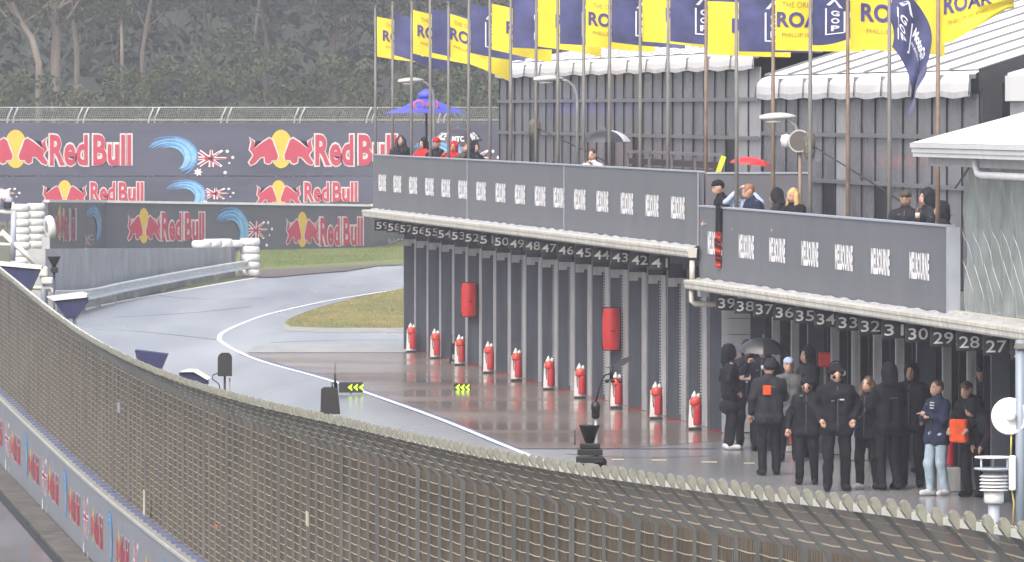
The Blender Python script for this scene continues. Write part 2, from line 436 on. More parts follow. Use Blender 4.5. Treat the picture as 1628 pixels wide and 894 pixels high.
# last dividing wall of the taller range
s40 = 19*PITCH
obj('fin', FIN_M, PB, (s40, 0, 0)); obj('skirting', SK_M, PB, (s40, 0, 0)); obj('jamb', JB_M, PB, (s40, 0, 0)); obj('door_guide', GD_M, PB, (s40, 0, 0))['kind'] = 'stuff'
mb = MB(); bx(mb, s40-.9, s40-.55, .10, .34, 2.36, 2.62); mb.build('junction_box', M_JAMB, PB)
# white weatherboard end wall where the lower range begins
for i in range(9):
    mb = MB(); z = .02 + i*.285; bx(mb, 46.9, 46.95 + (.012 if i % 2 else 0), -.40, .13, z, z + .275); mb.build('weatherboard', M_SIDE, PB)
# fascias, soffits, slabs
mb = MB(); bx(mb, S_A0, S_AE, -.06, .80, 3.062, 3.19); mb.build('soffit', M_DARK, PB)
mb = MB(); bx(mb, S_A0, 46.9, -.12, -.055, 2.72, 3.06); mb.build('lintel', M_DARK, PB)
mb = MB(); bx(mb, S_A0, S_AE, -9, .70, 3.195, 3.29); mb.build('balcony_deck', M_DECK, PB)
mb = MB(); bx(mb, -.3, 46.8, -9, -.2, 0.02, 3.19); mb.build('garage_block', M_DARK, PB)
mb = MB(); bx(mb, 48.5, S_END, -.44, .80, 2.532, 2.66); mb.build('soffit', M_DARK, PB)
mb = MB(); bx(mb, 48.5, S_END, -9, .70, 2.665, 2.74); mb.build('balcony_deck', M_DECK, PB)
mb = MB(); bx(mb, 47.2, S_END, -.56, -.46, 2.16, 2.53); mb.build('lintel', M_DARK, PB)
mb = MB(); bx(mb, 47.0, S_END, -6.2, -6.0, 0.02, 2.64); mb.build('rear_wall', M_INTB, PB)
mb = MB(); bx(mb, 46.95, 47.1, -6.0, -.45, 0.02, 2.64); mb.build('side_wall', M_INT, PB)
# lower range: open bays
PIL = MB(); bx(PIL, -.05, .05, -.46, -.33, .02, 2.30); PIL_M = PIL.mesh('pillar', M_JAMB)
PFB = MB(); bx(PFB, -.05, .05, -.325, -.06, 0.02, 2.50); PFB_M = PFB.mesh('fin', M_SLATE)
BR2 = MB(); bx(BR2, .0, .05, -.80, -.47, 2.10, 2.19); BR2_M = BR2.mesh('bracket', M_JAMB)
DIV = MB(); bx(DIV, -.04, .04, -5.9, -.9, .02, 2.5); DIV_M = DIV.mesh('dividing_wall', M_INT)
for k in range(16):
    s = 49.5 + k*1.96; num = 39 - k
    obj('pillar', PIL_M, PB, (s, 0, 0)); obj('bracket', BR2_M, PB, (s, 0, 0)); obj('dividing_wall', DIV_M, PB, (s + .3, 0, 0))
    if k in (0, 3, 8, 11): obj('fin', PFB_M, PB, (s - .7, 0, 0))
    if k in (4, 9): obj('door_guide', GD_M, PB, (s - .02, .42, -.2))['kind'] = 'stuff'
    number_part(num, s + 2.0, -.53)
# parapet banners of the taller range, in three lengths
for nm, a, b in (('grey banner panel', S_A0, S_at(743, .78)), ('grey banner panel', S_at(743, .78), S_at(897, .78)), ('grey banner panel', S_at(897, .78), S_AE)):
    mb = MB(); bx(mb, a + .015, b - .015, .68, .78, 3.30, 4.575); P = mb.build('parapet_panel', M_PARA, PB)
    mb = MB(); bx(mb, a + .005, b - .005, .665, .80, 4.578, 4.605); mb.build('coping', M_CAP, P)
    mb = MB(); bx(mb, b - .04, b + .04, .783, .79, 3.31, 4.57); mb.build('seam', M_CAP, P)
mb = MB(); bx(mb, 48.5, S_BE, .68, .78, 2.745, 3.985); PBB = mb.build('parapet_panel', M_PARA, PB)
mb = MB(); bx(mb, 48.49, S_BE + .02, .665, .80, 3.988, 4.015); mb.build('coping', M_CAP, PBB)
mb = MB(); bx(mb, S_BE + .003, S_BE + .20, .63, .795, 2.745, 3.985); mb.build('end_post', M_CAP, PB)
mb = MB(); bx(mb, S_AE, S_AE + .08, -1.2, .66, 2.75, 4.55); mb.build('return_panel', M_PARA, PB)
mb = MB(); bx(mb, S_AE - .01, S_AE + .095, -1.2, .655, 4.553, 4.585); mb.build('return_rail', M_CAP, PB)
# banner lettering
T = MB(); put_text(T, 'MELBOURNE', lambda a, b: Vector((a, 0, b)), -.78, .78, -.2, .2, .05); T_M = T.mesh('lettering', M_WHITE)
for px in (608,632,657,683,709,736,765,796,827,859,889,922,958,997,1037,1078):
    obj('lettering', T_M, PB, (S_at(px, .785), -.790, 3.935))
for px in (1137,1187,1236,1288,1342,1400,1462):
    obj('lettering', T_M, PB, (S_at(px, .785), -.790, 3.385))
# wrinkled flashing strip and box gutter
def flashing(s0, s1, z):
    N = int((s1-s0)/.35); mb = MB()
    def fn(a, b):
        s = s0 + (s1-s0)*a; w = .018*math.sin(s*5.1) + .012*math.sin(s*13.7+1)
        return (s, -(.80 + .14*(1-b) + w*(1-b)), z - .10*(1-b) + w*.6)
    mb.grid(fn, N, 2); return mb.build('flashing', M_LEDGE, PB)
flashing(S_A0, S_AE, 3.315); flashing(48.5, S_END, 2.765)
def gutter(s0, s1, z):
    prof = [(-.86,.075),(-.84,.09),(-.86,.09),(-.99,.085),(-1.03,.075),(-1.03,.03),(-1.015,.015),(-1.015,-.045),(-.99,-.075),(-.87,-.075)]
    mb = MB(); n = len(prof); vs = []
    for s in (s0, s1): vs += [(s, y, z + h) for y, h in prof]
    fs = [(i, (i+1) % n, n + (i+1) % n, n + i) for i in range(n)] + [tuple(range(n)), tuple(range(2*n-1, n-1, -1))]
    mb.add(vs, fs); return mb.build('gutter', M_CREAM, PB)
gutter(-2.2, 48.75, 3.185); gutter(48.35, S_END, 2.64)
mb = MB(); mb.tube([(48.66, -.93, 3.06), (48.66, -.93, 2.72)], .047, 10); mb.build('downpipe', M_CREAM, PB)
mb = MB(); mb.tube([(48.6, -.93, 2.54), (48.6, -.93, 2.36), (48.6, -.88, 2.31), (48.6, -.55, 2.30), (48.55, -.30, 2.30)], .047, 10); mb.build('downpipe', M_CREAM, PB)

# ------------------------------------------------------------------ fire extinguishers along the bays
M_EXT = mat('extinguisher_red', (.42,.030,.038), .25, var=.1)
M_BOARD = mat('white_backing_board', (.66,.64,.62), .5, var=.1, scale=3)
M_BLACK = mat('black_rubber', (.012,.012,.013), .5, var=.2)
M_BAG = mat('clear_plastic_bag', (.62,.60,.58), .25, var=.15, scale=8)
M_STEEL = mat('weathered_steel', (.24,.235,.22), .45, metal=.3, var=.2, scale=4)
bd = MB(); bd.prism([(-.135,.05),(.11,.05),(.11,.60),(-.12,.60)], (0,.02,0)); BD_M = bd.mesh('backing_board', M_BOARD)
cy = MB(); cy.lathe([(.0,.10),(.075,.10),(.082,.12),(.082,.48),(.074,.525),(.045,.555),(.028,.565),(.028,.60)], (.035,-.10,0), 14); CY_M = cy.mesh('cylinder', M_EXT)
bn = MB(); bn.lathe([(.106,.50),(.112,.54),(.108,.62),(.085,.66)], (.0,-.09,0), 12, sx=1.0, sy=.9); BN_M = bn.mesh('cover_hood', mat('orange_red_vinyl', (.55,.06,.04), .4, var=.2, scale=8))
vl = MB(); vl.box((-.02,-.115,.60),(.06,-.085,.63)).tube([(.0,-.10,.62),(-.07,-.11,.60),(-.075,-.11,.40),(-.06,-.11,.25)], .010, 6).box((.03,-.11,.635),(.12,-.09,.65)); VL_M = vl.mesh('valve_and_hose', M_BLACK)
bg = MB(); bg.lathe([(.075,.655),(.055,.70),(.02,.76),(.006,.79)], (-.025,-.10,0), 7, sx=1.0, sy=.8); bg.lathe([(.05,.655),(.035,.70),(.010,.745)], (.055,-.09,0), 6); BG_M = bg.mesh('plastic_cover', M_BAG)
ft = MB(); ft.box((-.13,-.19,0),(.115,.03,.045)); FT_M = ft.mesh('foot', M_BLACK)
EXT = [(653,.0,'at the open grass end of the garages'),(691,.03,'next to the one at the grass end'),(730,.02,'beside the black hand trolley'),
       (776,.0,'just past the hose cover above the trolley'),(820,.03,'third after the black hand trolley'),(872,.0,'midway between the two red hose covers'),(921,.02,'just short of the hose cover behind the mast'),
       (979,.0,'directly behind the wind vane'),(1042,.02,'next but one to the weatherboard wall'),(1104,.0,'at the last fin before the weatherboard wall')]
for px, lean, where in EXT:
    s = S_at(px, .42)
    e = thing('fire_extinguisher', 'red fire extinguisher on a white board ' + where, 'fire extinguisher', BW(s, .40, .006), lean, 'fire extinguishers along the garage fins')
    e.scale = (.92, .92, .88)
    for nm, me in (('backing_board', BD_M), ('cylinder', CY_M), ('cover_hood', BN_M), ('valve_and_hose', VL_M), ('plastic_cover', BG_M), ('foot', FT_M)):
        obj(nm, me, e)
for px, py, D, zoff, lab in ((1505, 775, 112, .27, 'red fire extinguisher on a grey plinth beside the man in blue jeans'),
                             (1360, 728, 122, .1, 'red fire extinguisher half hidden behind the long haired woman'),
                             (1258, 690, 125, .0, 'red fire extinguisher half hidden behind the orange patched jacket')):
    p = W(px, 700, D); e = thing('fire_extinguisher', lab, 'fire extinguisher', (p.x, p.y, zoff + .02), .1, 'fire extinguishers by the open bays')
    for nm, me in (('cylinder', CY_M), ('valve_and_hose', VL_M), ('plastic_cover', BG_M)): obj(nm, me, e)
    if zoff > .05:
        mb = MB(); mb.bbox((-.14,-.24,-zoff-.015),(.18,.06,.078), .015); mb.build('plinth', M_JAMB, e)
    else:
        mb = MB(); mb.bbox((-.12,-.22,-.015),(.16,.06,.078), .015); mb.build('plinth', M_JAMB, e)
# red padded covers on two fins
for px, y0, y1, lab in ((749, 450, 503, 'red padded hose cover on the fin above the black trolley'), (975, 490, 556, 'red padded hose cover on the fin behind the wind vane')):
    s = round(S_at(px, .32)/PITCH)*PITCH; D = D_of(s, .3); z1 = Z_at(y0, D); z0 = Z_at(y1, D)
    c = thing('hose_cover', lab, 'cover', BW(s + .07, .2, z0), BROT, 'red hose covers on the fins')
    h = z1 - z0
    mb = MB(); N = 10
    def fn(a, b):
        an = math.pi*a; bul = 1 - .12*abs(2*b-1)**3
        return (.03 + .17*math.sin(an)*bul, -.17*math.cos(an)*bul - .06, h*b)
    mb.grid(fn, N, 8); mb.prism([( .03+.15*math.sin(math.pi*i/N), -.15*math.cos(math.pi*i/N)-.06) for i in range(N+1)], (0,0,.01), 0, (0,0,h-.012), (1,0,0), (0,1,0))
    mb.build('cover_shell', mat('red_vinyl', (.48,.02,.02), .4, var=.15, bump=.3, bscale=6), c)
    mb = MB(); mb.box((-.01,-.24,-.02),(.03,.12,h+.02)); mb.build('back_plate', M_DARK, c)
    mb = MB(); mb.tube([(.20,-.10,h*.45),(.215,-.06,h*.46),(.20,-.02,h*.45)], .012, 6); mb.build('strap', M_DARK, c)
# black trolley jack leaning in a bay
p = BW(S_at(722, .35), .35, 0.005); c = thing('hand_trolley', 'black hand trolley standing against the far fins', 'trolley', p)
mb = MB(); mb.tube([(-.06,0,.08),(-.06,.02,.62),(.06,.02,.62),(.06,0,.08)], .018, 6); mb.build('handle', M_BLACK, c)
mb = MB(); mb.box((-.10,-.20,.05),(.10,.02,.08)).box((-.06,0,.2),(.06,.02,.45)); mb.build('plate', M_BLACK, c)
for x in (-.09, .09):
    mb = MB(); mb.lathe([(.0,-.02),(.055,-.02),(.06,0),(.055,.02),(0,.02)], (x, 0, .06), 12, axis=(1,0,0)); mb.build('wheel', M_BLACK, c)
# glowing pit arrows: lime chevron boards on the lane
for px, py, D, w, lab in ((558, 617, 150, .42, 'lime chevron arrow board above the black antenna box'), (735, 617, 152.5, .30, 'lime chevron arrow board standing alone on the wet apron')):
    p = W(px, py, D); c = thing('arrow_board', lab, 'arrow sign', (p.x, p.y, .012), 0, 'lime arrow boards')
    h = .165; zc = p.z
    if px < 600:
        mb = MB(); mb.bbox((-.24,-.03,zc-.105),(.24,.03,zc+.105), .01); mb.build('board', M_BLACK, c)
        mb = MB(); mb.tube([(0,.0,0),(0,0,zc-.1)], .015, 6); mb.build('post', M_BLACK, c)
        xs = [-.02, .09, .20]; fy = -.034
    else:
        mb = MB(); mb.bbox((-.17,-.03,zc-.085),(.17,.03,zc+.085), .01); mb.build('board', M_BLACK, c)
        mb = MB(); mb.box((-.15,-.02,0),(-.12,.02,zc-.08)).box((.12,-.02,0),(.15,.02,zc-.08)); mb.build('foot', M_BLACK, c)
        xs = [-.10, 0, .10]; fy = -.034
    for x in xs:
        mb = MB(); mb.prism([(x-.045,0),(x+.045,.07),(x+.045,.03),(x+.02,.0),(x+.045,-.03),(x+.045,-.07)], (0,-.006,0), 0, (0,fy+.002,zc)); mb.build('chevron', mat('lime_led', (.42,.75,.02), .4, emit=.7), c)
# ================================================================== marquees on the balcony
M_TENT = mat('white_tent_pvc', (.80,.80,.81), .4, var=.04, scale=1.0, streak=.06)
M_SEAM = mat('tent_seam_grey', (.16,.16,.17), .5)
M_PANE = mat('clear_pvc_pane', (.27,.275,.30), .18, var=.25, scale=.6, alpha=.86, streak=.12)
M_PANEW = mat('pale_pvc_pane', (.45,.45,.48), .25, var=.08, streak=.15)
M_MULL = mat('black_mullion', (.02,.02,.024), .4)
M_RAIL = mat('grey_tent_rail', (.17,.175,.185), .4, var=.1)
M_BEAM = mat('black_truss', (.03,.03,.034), .4)
def marquee(label, s0, s1, n0, zb, vh, depth, rise, zf, pitch, rails, pale=(), doors=(), sh=.02):
    t = thing('marquee', label, 'marquee', (A0.x, A0.y, 0), BROT)
    N = max(1, round((s1-s0)/pitch)); p = (s1-s0)/N
    VAL = MB()
    def vf(a, b):      # rounded valance: b = 0 at the hem, 1 at the top of the rolled eave
        sag = .035*math.sin(math.pi*a)
        z = zb - sag*0 + (vh*b if b < .8 else vh*(.8 + .2*math.sin((b-.8)/.2*math.pi/2))) + (1-b)*(.018*math.cos(2*math.pi*a))
        off = .10 + .025*math.sin(math.pi*a)*(1-.3*b) - (0 if b < .6 else .22*((b-.6)/.4)**2)
        return (p*(.008 + .984*a), -off, z)
    VAL.grid(vf, 10, 8)
    HEM = MB(); HEM.grid(lambda a, b: (p*(.008+.984*a), -(.106 + .025*math.sin(math.pi*a)), zb + (1-.2*b)*(.018*math.cos(2*math.pi*a)) + vh*.22*b), 10, 1)
    VM = VAL.mesh('valance', M_TENT); HM = HEM.mesh('hem', mat('grey_hem', (.52,.52,.54), .5))
    RF = MB(); zr = zb + vh
    RF.grid(lambda a, b: (p*(.012 + .976*a), .11 + (depth-.11)*b, zr + .02 + rise*b - .06*math.sin(math.pi*a)*math.sin(math.pi*b)), 4, 8)
    RM = RF.mesh('roof_panel', M_TENT)
    SMB = MB(); SMB.prism([(.05,zr+.0),(.05,zr+.02+sh),(depth,zr+rise+.03+sh),(depth,zr+rise+.01)], (.05,0,0), 0, (-.025,0,0), (0,1,0), (0,0,1))
    SMB.box((-.05,-.12,zr-.13),(.03,-.02,zr-.06)); SMB.tube([(0,-.115,zr-.10),(0,-.13,zb+.03)], .012, 5)
    SM_ = SMB.mesh('roof_seam', M_SEAM)
    for i in range(N):
        o = (s0 + i*p, -n0, 0); obj('valance', VM, t, o); obj('hem', HM, t, o); obj('roof_panel', RM, t, o); obj('roof_seam', SM_, t, o)
    obj('roof_seam', SM_, t, (s1, -n0, 0))
    # walls: panes between black mullions
    m = 2*N; w = (s1-s0)/m
    for i in range(m):
        a = s0 + i*w
        zlo = rails[1] if i in doors else zf + .02
        mb = MB(); bx(mb, a+.003, a+w-.003, n0-.032, n0-.027, zlo, zb+.05)
        mb.build('pane', M_PANEW if i in pale else M_PANE, t)
        if i in doors: mb = MB(); bx(mb, a+.05, a+w-.05, n0-.035, n0-.03, zf+.02, zlo-.004); mb.build('door', M_MULL, t)
        mb = MB(); bx(mb, a-.022, a+.022, n0-.024, n0, zf+.01, zb+.06); mb.build('mullion', M_MULL, t)
    for z in rails:
        mb = MB(); bx(mb, s0, s1, n0+.004, n0+.035, z-.035, z+.035); mb.build('rail', M_RAIL, t)
    mb = MB(); bx(mb, s0, s1, n0-depth*1.0-.1, n0-depth, zf+.02, zb+rise*.9); mb.build('rear_wall', mat('tent_rear_cloth', (.30,.30,.32), .7), t)
    mb = MB(); mb.prism([(0,zf+.02),(depth,zf+.02),(depth,zr+rise-.05),(0,zr-.02)], (.02,0,0), 0, (s0+.01,-n0+.05,0), (0,1,0), (0,0,1)); mb.build('end_wall', M_PANEW, t)
    return t
M1 = marquee('white marquee with scalloped valance behind the far row of flags', 0.0, 38.0, -2.0, 6.42, .34, 6.0, 1.0, 3.29, 2.71, (5.86, 5.13), pale=(26,27), doors=(4,13,16,25), sh=.004)
M2 = marquee('white marquee with ribbed sloping roof beside the near twisted flags', 38.3, 59.3, -2.0, 5.86, .43, 7.0, 2.2, 2.74, 2.63, (5.22, 4.40), pale=(6,), doors=(0,5,9))
# black truss and next white eave beyond the second marquee
p0 = BW(59.6, -2.0, 0); t = thing('roof_truss', 'black steel roof truss at the end of the ribbed marquee', 'truss', (A0.x, A0.y, 0), BROT)
mb = MB(); bx(mb, 59.45, 59.75, -2.32, -2.02, 2.75, 6.1); mb.build('column', M_BEAM, t)
mb = MB(); mb.prism([(2.0,5.98),(2.0,6.32),(6.5,7.75),(6.5,7.40)], (.25,0,0), 0, (59.46,0,0), (0,1,0), (0,0,1)); mb.build('rafter', M_BEAM, t)
t = thing('tent_awning', 'white tent awning with straight hem behind the black truss', 'awning', (A0.x, A0.y, 0), BROT)
mb = MB(); bx(mb, 60.6, 66, -2.24, -2.2, 5.80, 6.20); mb.build('valance', M_TENT, t)
mb = MB(); mb.prism([(2.24,6.24),(8.5,8.0),(8.5,7.96),(2.24,6.20)], (5.4,0,0), 0, (60.6,0,0), (0,1,0), (0,0,1)); mb.build('roof_panel', M_TENT, t)
mb = MB(); bx(mb, 60.6, 66, -2.34, -2.28, 2.75, 5.79); mb.build('wall_panel', M_PANEW, t)

# near hospitality pavilion: white hip roof, gutter, hanging clear curtain
H = thing('pavilion', 'white hip roofed pavilion with gutter and clear rain curtain at the balcony end', 'pavilion', (A0.x, A0.y, 0), BROT)
ZE = 5.02
mb = MB(); sA, sB, nA, nB = 70.6, 86, 1.15, -6
apx = [(sA+3.6, -(nA-3.6), ZE+1.32), (sB-1, -(nA-3.6), ZE+1.32)]
mb.add([(sA,-nA,ZE+.17),(sB,-nA,ZE+.17),(sB,-nB,ZE+.17),(sA,-nB,ZE+.17), apx[0], apx[1]], [(0,1,5,4),(3,0,4),(2,3,4,5),(1,2,5)])
mb.build('hip_roof', M_TENT, H)
M_GUT = mat('white_gutter', (.62,.62,.63), .4, var=.06)
for z0, z1, d in ((.10,.165,.0),(.03,.092,.02),(-.03,.026,.035)):
    mb = MB(); bx(mb, sA-.02+d, sB, nA-.10, nA+.02-d, ZE+z0, ZE+z1); bx(mb, sA-.02+d, sA+.08, nB, nA-.104, ZE+z0, ZE+z1); mb.build('gutter_lip', M_GUT, H)
mb = MB(); bx(mb, sA+.25, sB, .62, .95, ZE-.16, ZE-.035); mb.build('eave_beam', mat('grey_eave', (.42,.42,.43), .5), H)
mb = MB(); mb.tube([(74.6,-.98,ZE-.03),(74.6,-.98,ZE-.16),(74.72,-.98,ZE-.24),(75.0,-.98,ZE-.26),(85,-.98,ZE-.26)], .05, 10); mb.build('overflow_pipe', M_GUT, H)
M_CURT = mat('clear_rain_curtain', (.27,.305,.295), .14, var=.10, scale=1.5, alpha=.90, bump=.15, bscale=3.5, streak=.22)
mb = MB()
def cf(a, b):
    s = 71.65 + 12*a; z = 2.72 + (ZE-.05-2.72)*b
    return (s, -(.60 + .03*math.sin(s*7)*(1-b*.6) + .02*math.sin(z*6+s*3)), z)
mb.grid(cf, 110, 26); mb.build('rain_curtain', M_CURT, H)
M_GLINT = mat('crease_glint', (.50,.53,.51), .25)
for k in range(18):                       # creases of bunched film, painted paler for the light they catch
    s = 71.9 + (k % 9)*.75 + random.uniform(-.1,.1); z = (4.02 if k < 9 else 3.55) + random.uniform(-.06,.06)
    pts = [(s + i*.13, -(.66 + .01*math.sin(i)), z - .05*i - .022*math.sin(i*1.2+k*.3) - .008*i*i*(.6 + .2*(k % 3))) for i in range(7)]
    mb = MB(); mb.tube(pts, [.001,.004,.006,.004,.005,.003,.001], 5); mb.build('film_crease', M_GLINT, H)
mb = MB(); bx(mb, 71.65, 84, -3.6, -3.5, 2.75, ZE-.05); mb.build('inner_wall', mat('pavilion_inner', (.16,.17,.17), .6), H)
mb = MB(); mb.tube([(71.7,-.72,4.55),(73.2,-.72,4.98)], .015, 5); mb.build('guy_strut', M_BLACK, H)
mb = MB(); bx(mb, 71.6, 84, .62, .80, 2.745, 2.80); mb.build('sill', M_CREAM, H)
# ================================================================== flagpoles and flags
M_POLE = mat('weathered_pole', (.15,.142,.13), .5, var=.2, scale=2)
M_POLEB = mat('brown_rusty_pole', (.17,.12,.085), .55, var=.3, scale=3)
M_YEL = mat('yellow_flag_cloth', (.64,.52,.02), .7, var=.05, scale=2, sheen=.2)
M_NAVY = mat('navy_flag_cloth', (.040,.046,.135), .7, var=.35, scale=2.5, sheen=.2)
M_NAVYP = mat('navy_print', (.055,.045,.16), .7, var=.1)
M_TANP = mat('dark_yellow_print', (.30,.22,.03), .7, var=.1)
M_WP = mat('white_flag_print', (.72,.72,.78), .7, var=.05)
HF = .98
FLAGS = [  # pole px, colour, top row, bottom row, fly width, print start, style
 (597,'Y',27,90,1.15,.13,'n'),(624,'N',21,88,1.05,.42,'n'),(654,'Y',16,85,1.10,.10,'n'),(684,'N',14,84,1.05,.50,'n'),
 (713,'Y',22,92,1.15,.00,'low'),(745,'N',5,84,1.00,.35,'n'),(779,'Y',6,79,1.10,.30,'n'),(812,'N',-3,76,1.15,.43,'n'),
 (852,'Y',-5,74,1.10,.35,'n'),(887,'N',-8,70,1.15,.42,'n'),(928,'Y',-6,73,1.15,.05,'n'),(969,'N',-12,67,1.20,.42,'n'),
 (1018,'Y',-15,66,1.15,.40,'n'),(1062,'N',-18,66,1.20,.42,'n'),(1122,'Y',2,87,1.25,.36,'n'),(1171,'N',-10,82,1.25,.40,'n'),
 (1229,'Y',-8,80,1.25,.02,'n'),(1288,'N',-18,72,1.20,.20,'twist'),(1348,'Y',-28,78,1.32,.14,'n'),(1414,'N',-30,75,1.20,.1,'droop'),(1491,'Y',-40,68,.85,.06,'knot')]
for k, (px, colr, yt, yb, wd_, pa, style) in enumerate(FLAGS):
    nn = .50; s = S_at(px, nn); D = D_of(s, nn); zd = 3.29 if s < 48.4 else 2.74
    zt = Z_at(yt, D); zb_ = Z_at(yb, D); hh = zt - zb_
    pa = pa*.80; wd_ = wd_*1.0 + .30
    nth = 'yellow' if colr == 'Y' else 'navy'
    st = {'n': 'flying', 'low': 'sagging', 'twist': 'twisted', 'droop': 'hanging limp', 'knot': 'with knotted fly'}[style]
    ordn = ['first','second','third','fourth','fifth','sixth','seventh','eighth','ninth','tenth','eleventh','twelfth','thirteenth','fourteenth','fifteenth','sixteenth','seventeenth','eighteenth','nineteenth','twentieth','last'][k]
    lab = f'{ordn} pole along the balcony from its far end, {nth} flag {st}'
    fp = thing('flagpole', lab, 'flagpole', BW(s, nn, zd), 0, 'flagpoles along the balcony')
    zl = zt - zd
    mb = MB(); mb.tube([(0,0,.0),(0,0,zl*.5),(.006*(k%3-1),0,zl+.22)], [.038,.034,.026], 8); mb.build('pole', M_POLEB if (k >= 14 and k % 2 == 0) else M_POLE, fp)
    mb = MB(); mb.lathe([(0,zl+.20),(.035,zl+.22),(.035,zl+.25),(0,zl+.28)], (0,0,0), 8); mb.build('finial', M_POLE, fp)
    mb = MB(); mb.box((-.06,-.05,.004),(.06,.05,.06)); mb.build('base_plate', M_POLE, fp)
    ph = rng.uniform(0, 6.28); yaw = rng.uniform(-.22, .22); dr = rng.uniform(.22, .40) if k < 5 else rng.uniform(.05, .24) if k < 14 else rng.uniform(.0, .14)
    ca, sa = math.cos(yaw), math.sin(yaw)
    def shape(a, b, lift=0.0, ph=ph, ca=ca, sa=sa, dr=dr, wd_=wd_, hh=hh, zl=zl, style=style, k=k):
        x = a*wd_; w = .11*(.25 + a)*math.sin(5.2*a - 1.4*b + ph) + .045*math.sin(12*a + 5*b + ph*2)*(.3 + a)
        z = zl - hh*(1-b); y = -w
        if style in ('n', 'low'):
            z -= dr*a*hh*(1 + .25*math.sin(2.2*a+ph)) + (.16*a*hh if style == 'low' else 0)
            x *= .93
        elif style == 'twist':
            c = b - .5; rot = 1.9*a; z = zl - hh*.5 + hh*(c*math.cos(rot)) - .10*a; y = -w - .35*hh*c*math.sin(rot); x *= .92
        elif style == 'knot':
            q = max(0, 1 - 1.25*max(0, a-.15)); q = .28 + .72*q if a < .9 else .34
            z = zl - hh*.52 + hh*(b-.5)*q + .20*a; y = -w*1.2 - .07*math.sin(18*b)*a; x *= .95
        elif style == 'droop':
            # limp cloth: the fly edge falls down along the pole in soft folds
            fall = 2.1*a**1.1; out = .42*math.sin(min(1, a*1.05)*2.4) + .18*a
            x = out*(.55 + .55*b) + .03*math.sin(9*b); z = zl - hh*(1-b)*(1-.25*a) - fall*.62; y = -.16*math.sin(6*a+2*b)*a - .05*math.sin(13*a)
        return Vector((x*ca - y*sa*0 + .038, y*ca - x*sa*.9 - lift, z))
    mb = MB(); mb.grid(lambda a, b: shape(a, b), 26, 12); F = mb.build('flag', M_YEL if colr == 'Y' else M_NAVY, fp)
    fnp = lambda a, b, sh=shape: sh(a, b, .012)
    mb = MB()
    if colr == 'Y':
        put_text(mb, 'ROAR', fnp, pa, pa + .64, .42, .70, .035, 0)
        put_text(mb, 'THE ORIGINAL', fnp, pa + .06, pa + .60, .78, .88, .0, 1)
        put_text(mb, 'PHILLIP ISLAND', fnp, pa + .06, pa + .58, .25, .32, .0, 1)
    else:
        put_poly(mb, [(pa,.74),(pa+.045,.74),(pa+.115,.88),(pa+.085,.88)], fnp); put_poly(mb, [(pa+.155,.74),(pa+.20,.74),(pa+.115,.88),(pa+.085,.88)], fnp)
        for t_, b0 in (('G',.55),('O',.40),('P',.25)): put_text(mb, t_, fnp, pa+.06, pa+.16, b0, b0+.11, .03)
        for q0, q1, r0, r1 in ((pa-.01,pa+.01,.20,.68),(pa-.01,pa+.22,.18,.20),(pa+.21,pa+.23,.20,.68)):
            put_poly(mb, [(q0,r0),(q1,r0),(q1,r1),(q0,r1)], fnp)
        put_text(mb, 'MotoGP', fnp, pa+.28, min(pa+.62, .98), .55, .70, .03)
        put_text(mb, 'AUSTRALIA', fnp, pa+.28, min(pa+.62, .98), .42, .48, .01)
    o = mb.build('lettering', [M_NAVYP, M_TANP] if colr == 'Y' else [M_WP], F, fix=False)

# ------------------------------------------------------------------ cobra-head lamps
M_LAMP = mat('lamp_head_grey', (.40,.40,.38), .45, var=.1)
M_GALV = mat('galvanised_pipe', (.27,.28,.27), .4, metal=.4, var=.15)
def lamp(px, D, zh, x0px, lab):
    s_pole = W(px, 175, D); zd = 3.295 if D > 130 else 2.745
    t = thing('street_lamp', lab, 'lamp', (s_pole.x, s_pole.y, zd), 0, 'cobra head lamps on the balcony')
    L = (px - x0px)*D/FOC; z = zh - zd
    mb = MB(); mb.tube([(0,0,0),(0,0,z-.55),(-.01,0,z-.30),(-.08,0,z-.10),(-.20,0,z+.0),(-L+.50,0,z+.04)], [.035,.034,.032,.03,.028,.026], 8); mb.build('pole', M_GALV, t)
    mb = MB()
    def fn(a, b):
        an = 2*math.pi*b; w = math.sin(math.pi*min(1, .12 + .88*a))**.6
        return (-L + .62*a, .14*w*math.cos(an), z + .02 + .03*a + (.085 if math.sin(an) > 0 else .045)*w*math.sin(an))
    mb.grid(fn, 12, 14); mb.build('lamp_head', M_LAMP, t)
    mb = MB(); mb.lathe([(0,-.03),(.09,-.028),(.10,0),(0,.005)], (-L+.24,0,z-.02), 12, sx=1.5); mb.build('lens', mat('lamp_lens', (.5,.5,.48), .2), t)
lamp(690, 176, 6.30, 633, 'grey cobra head lamp in front of the blue parasol')
lamp(918, 151, 6.24, 848, 'grey cobra head lamp near the tilted black umbrella')
lamp(1272, 124, 5.50, 1207, 'grey cobra head lamp above the round loudspeaker')
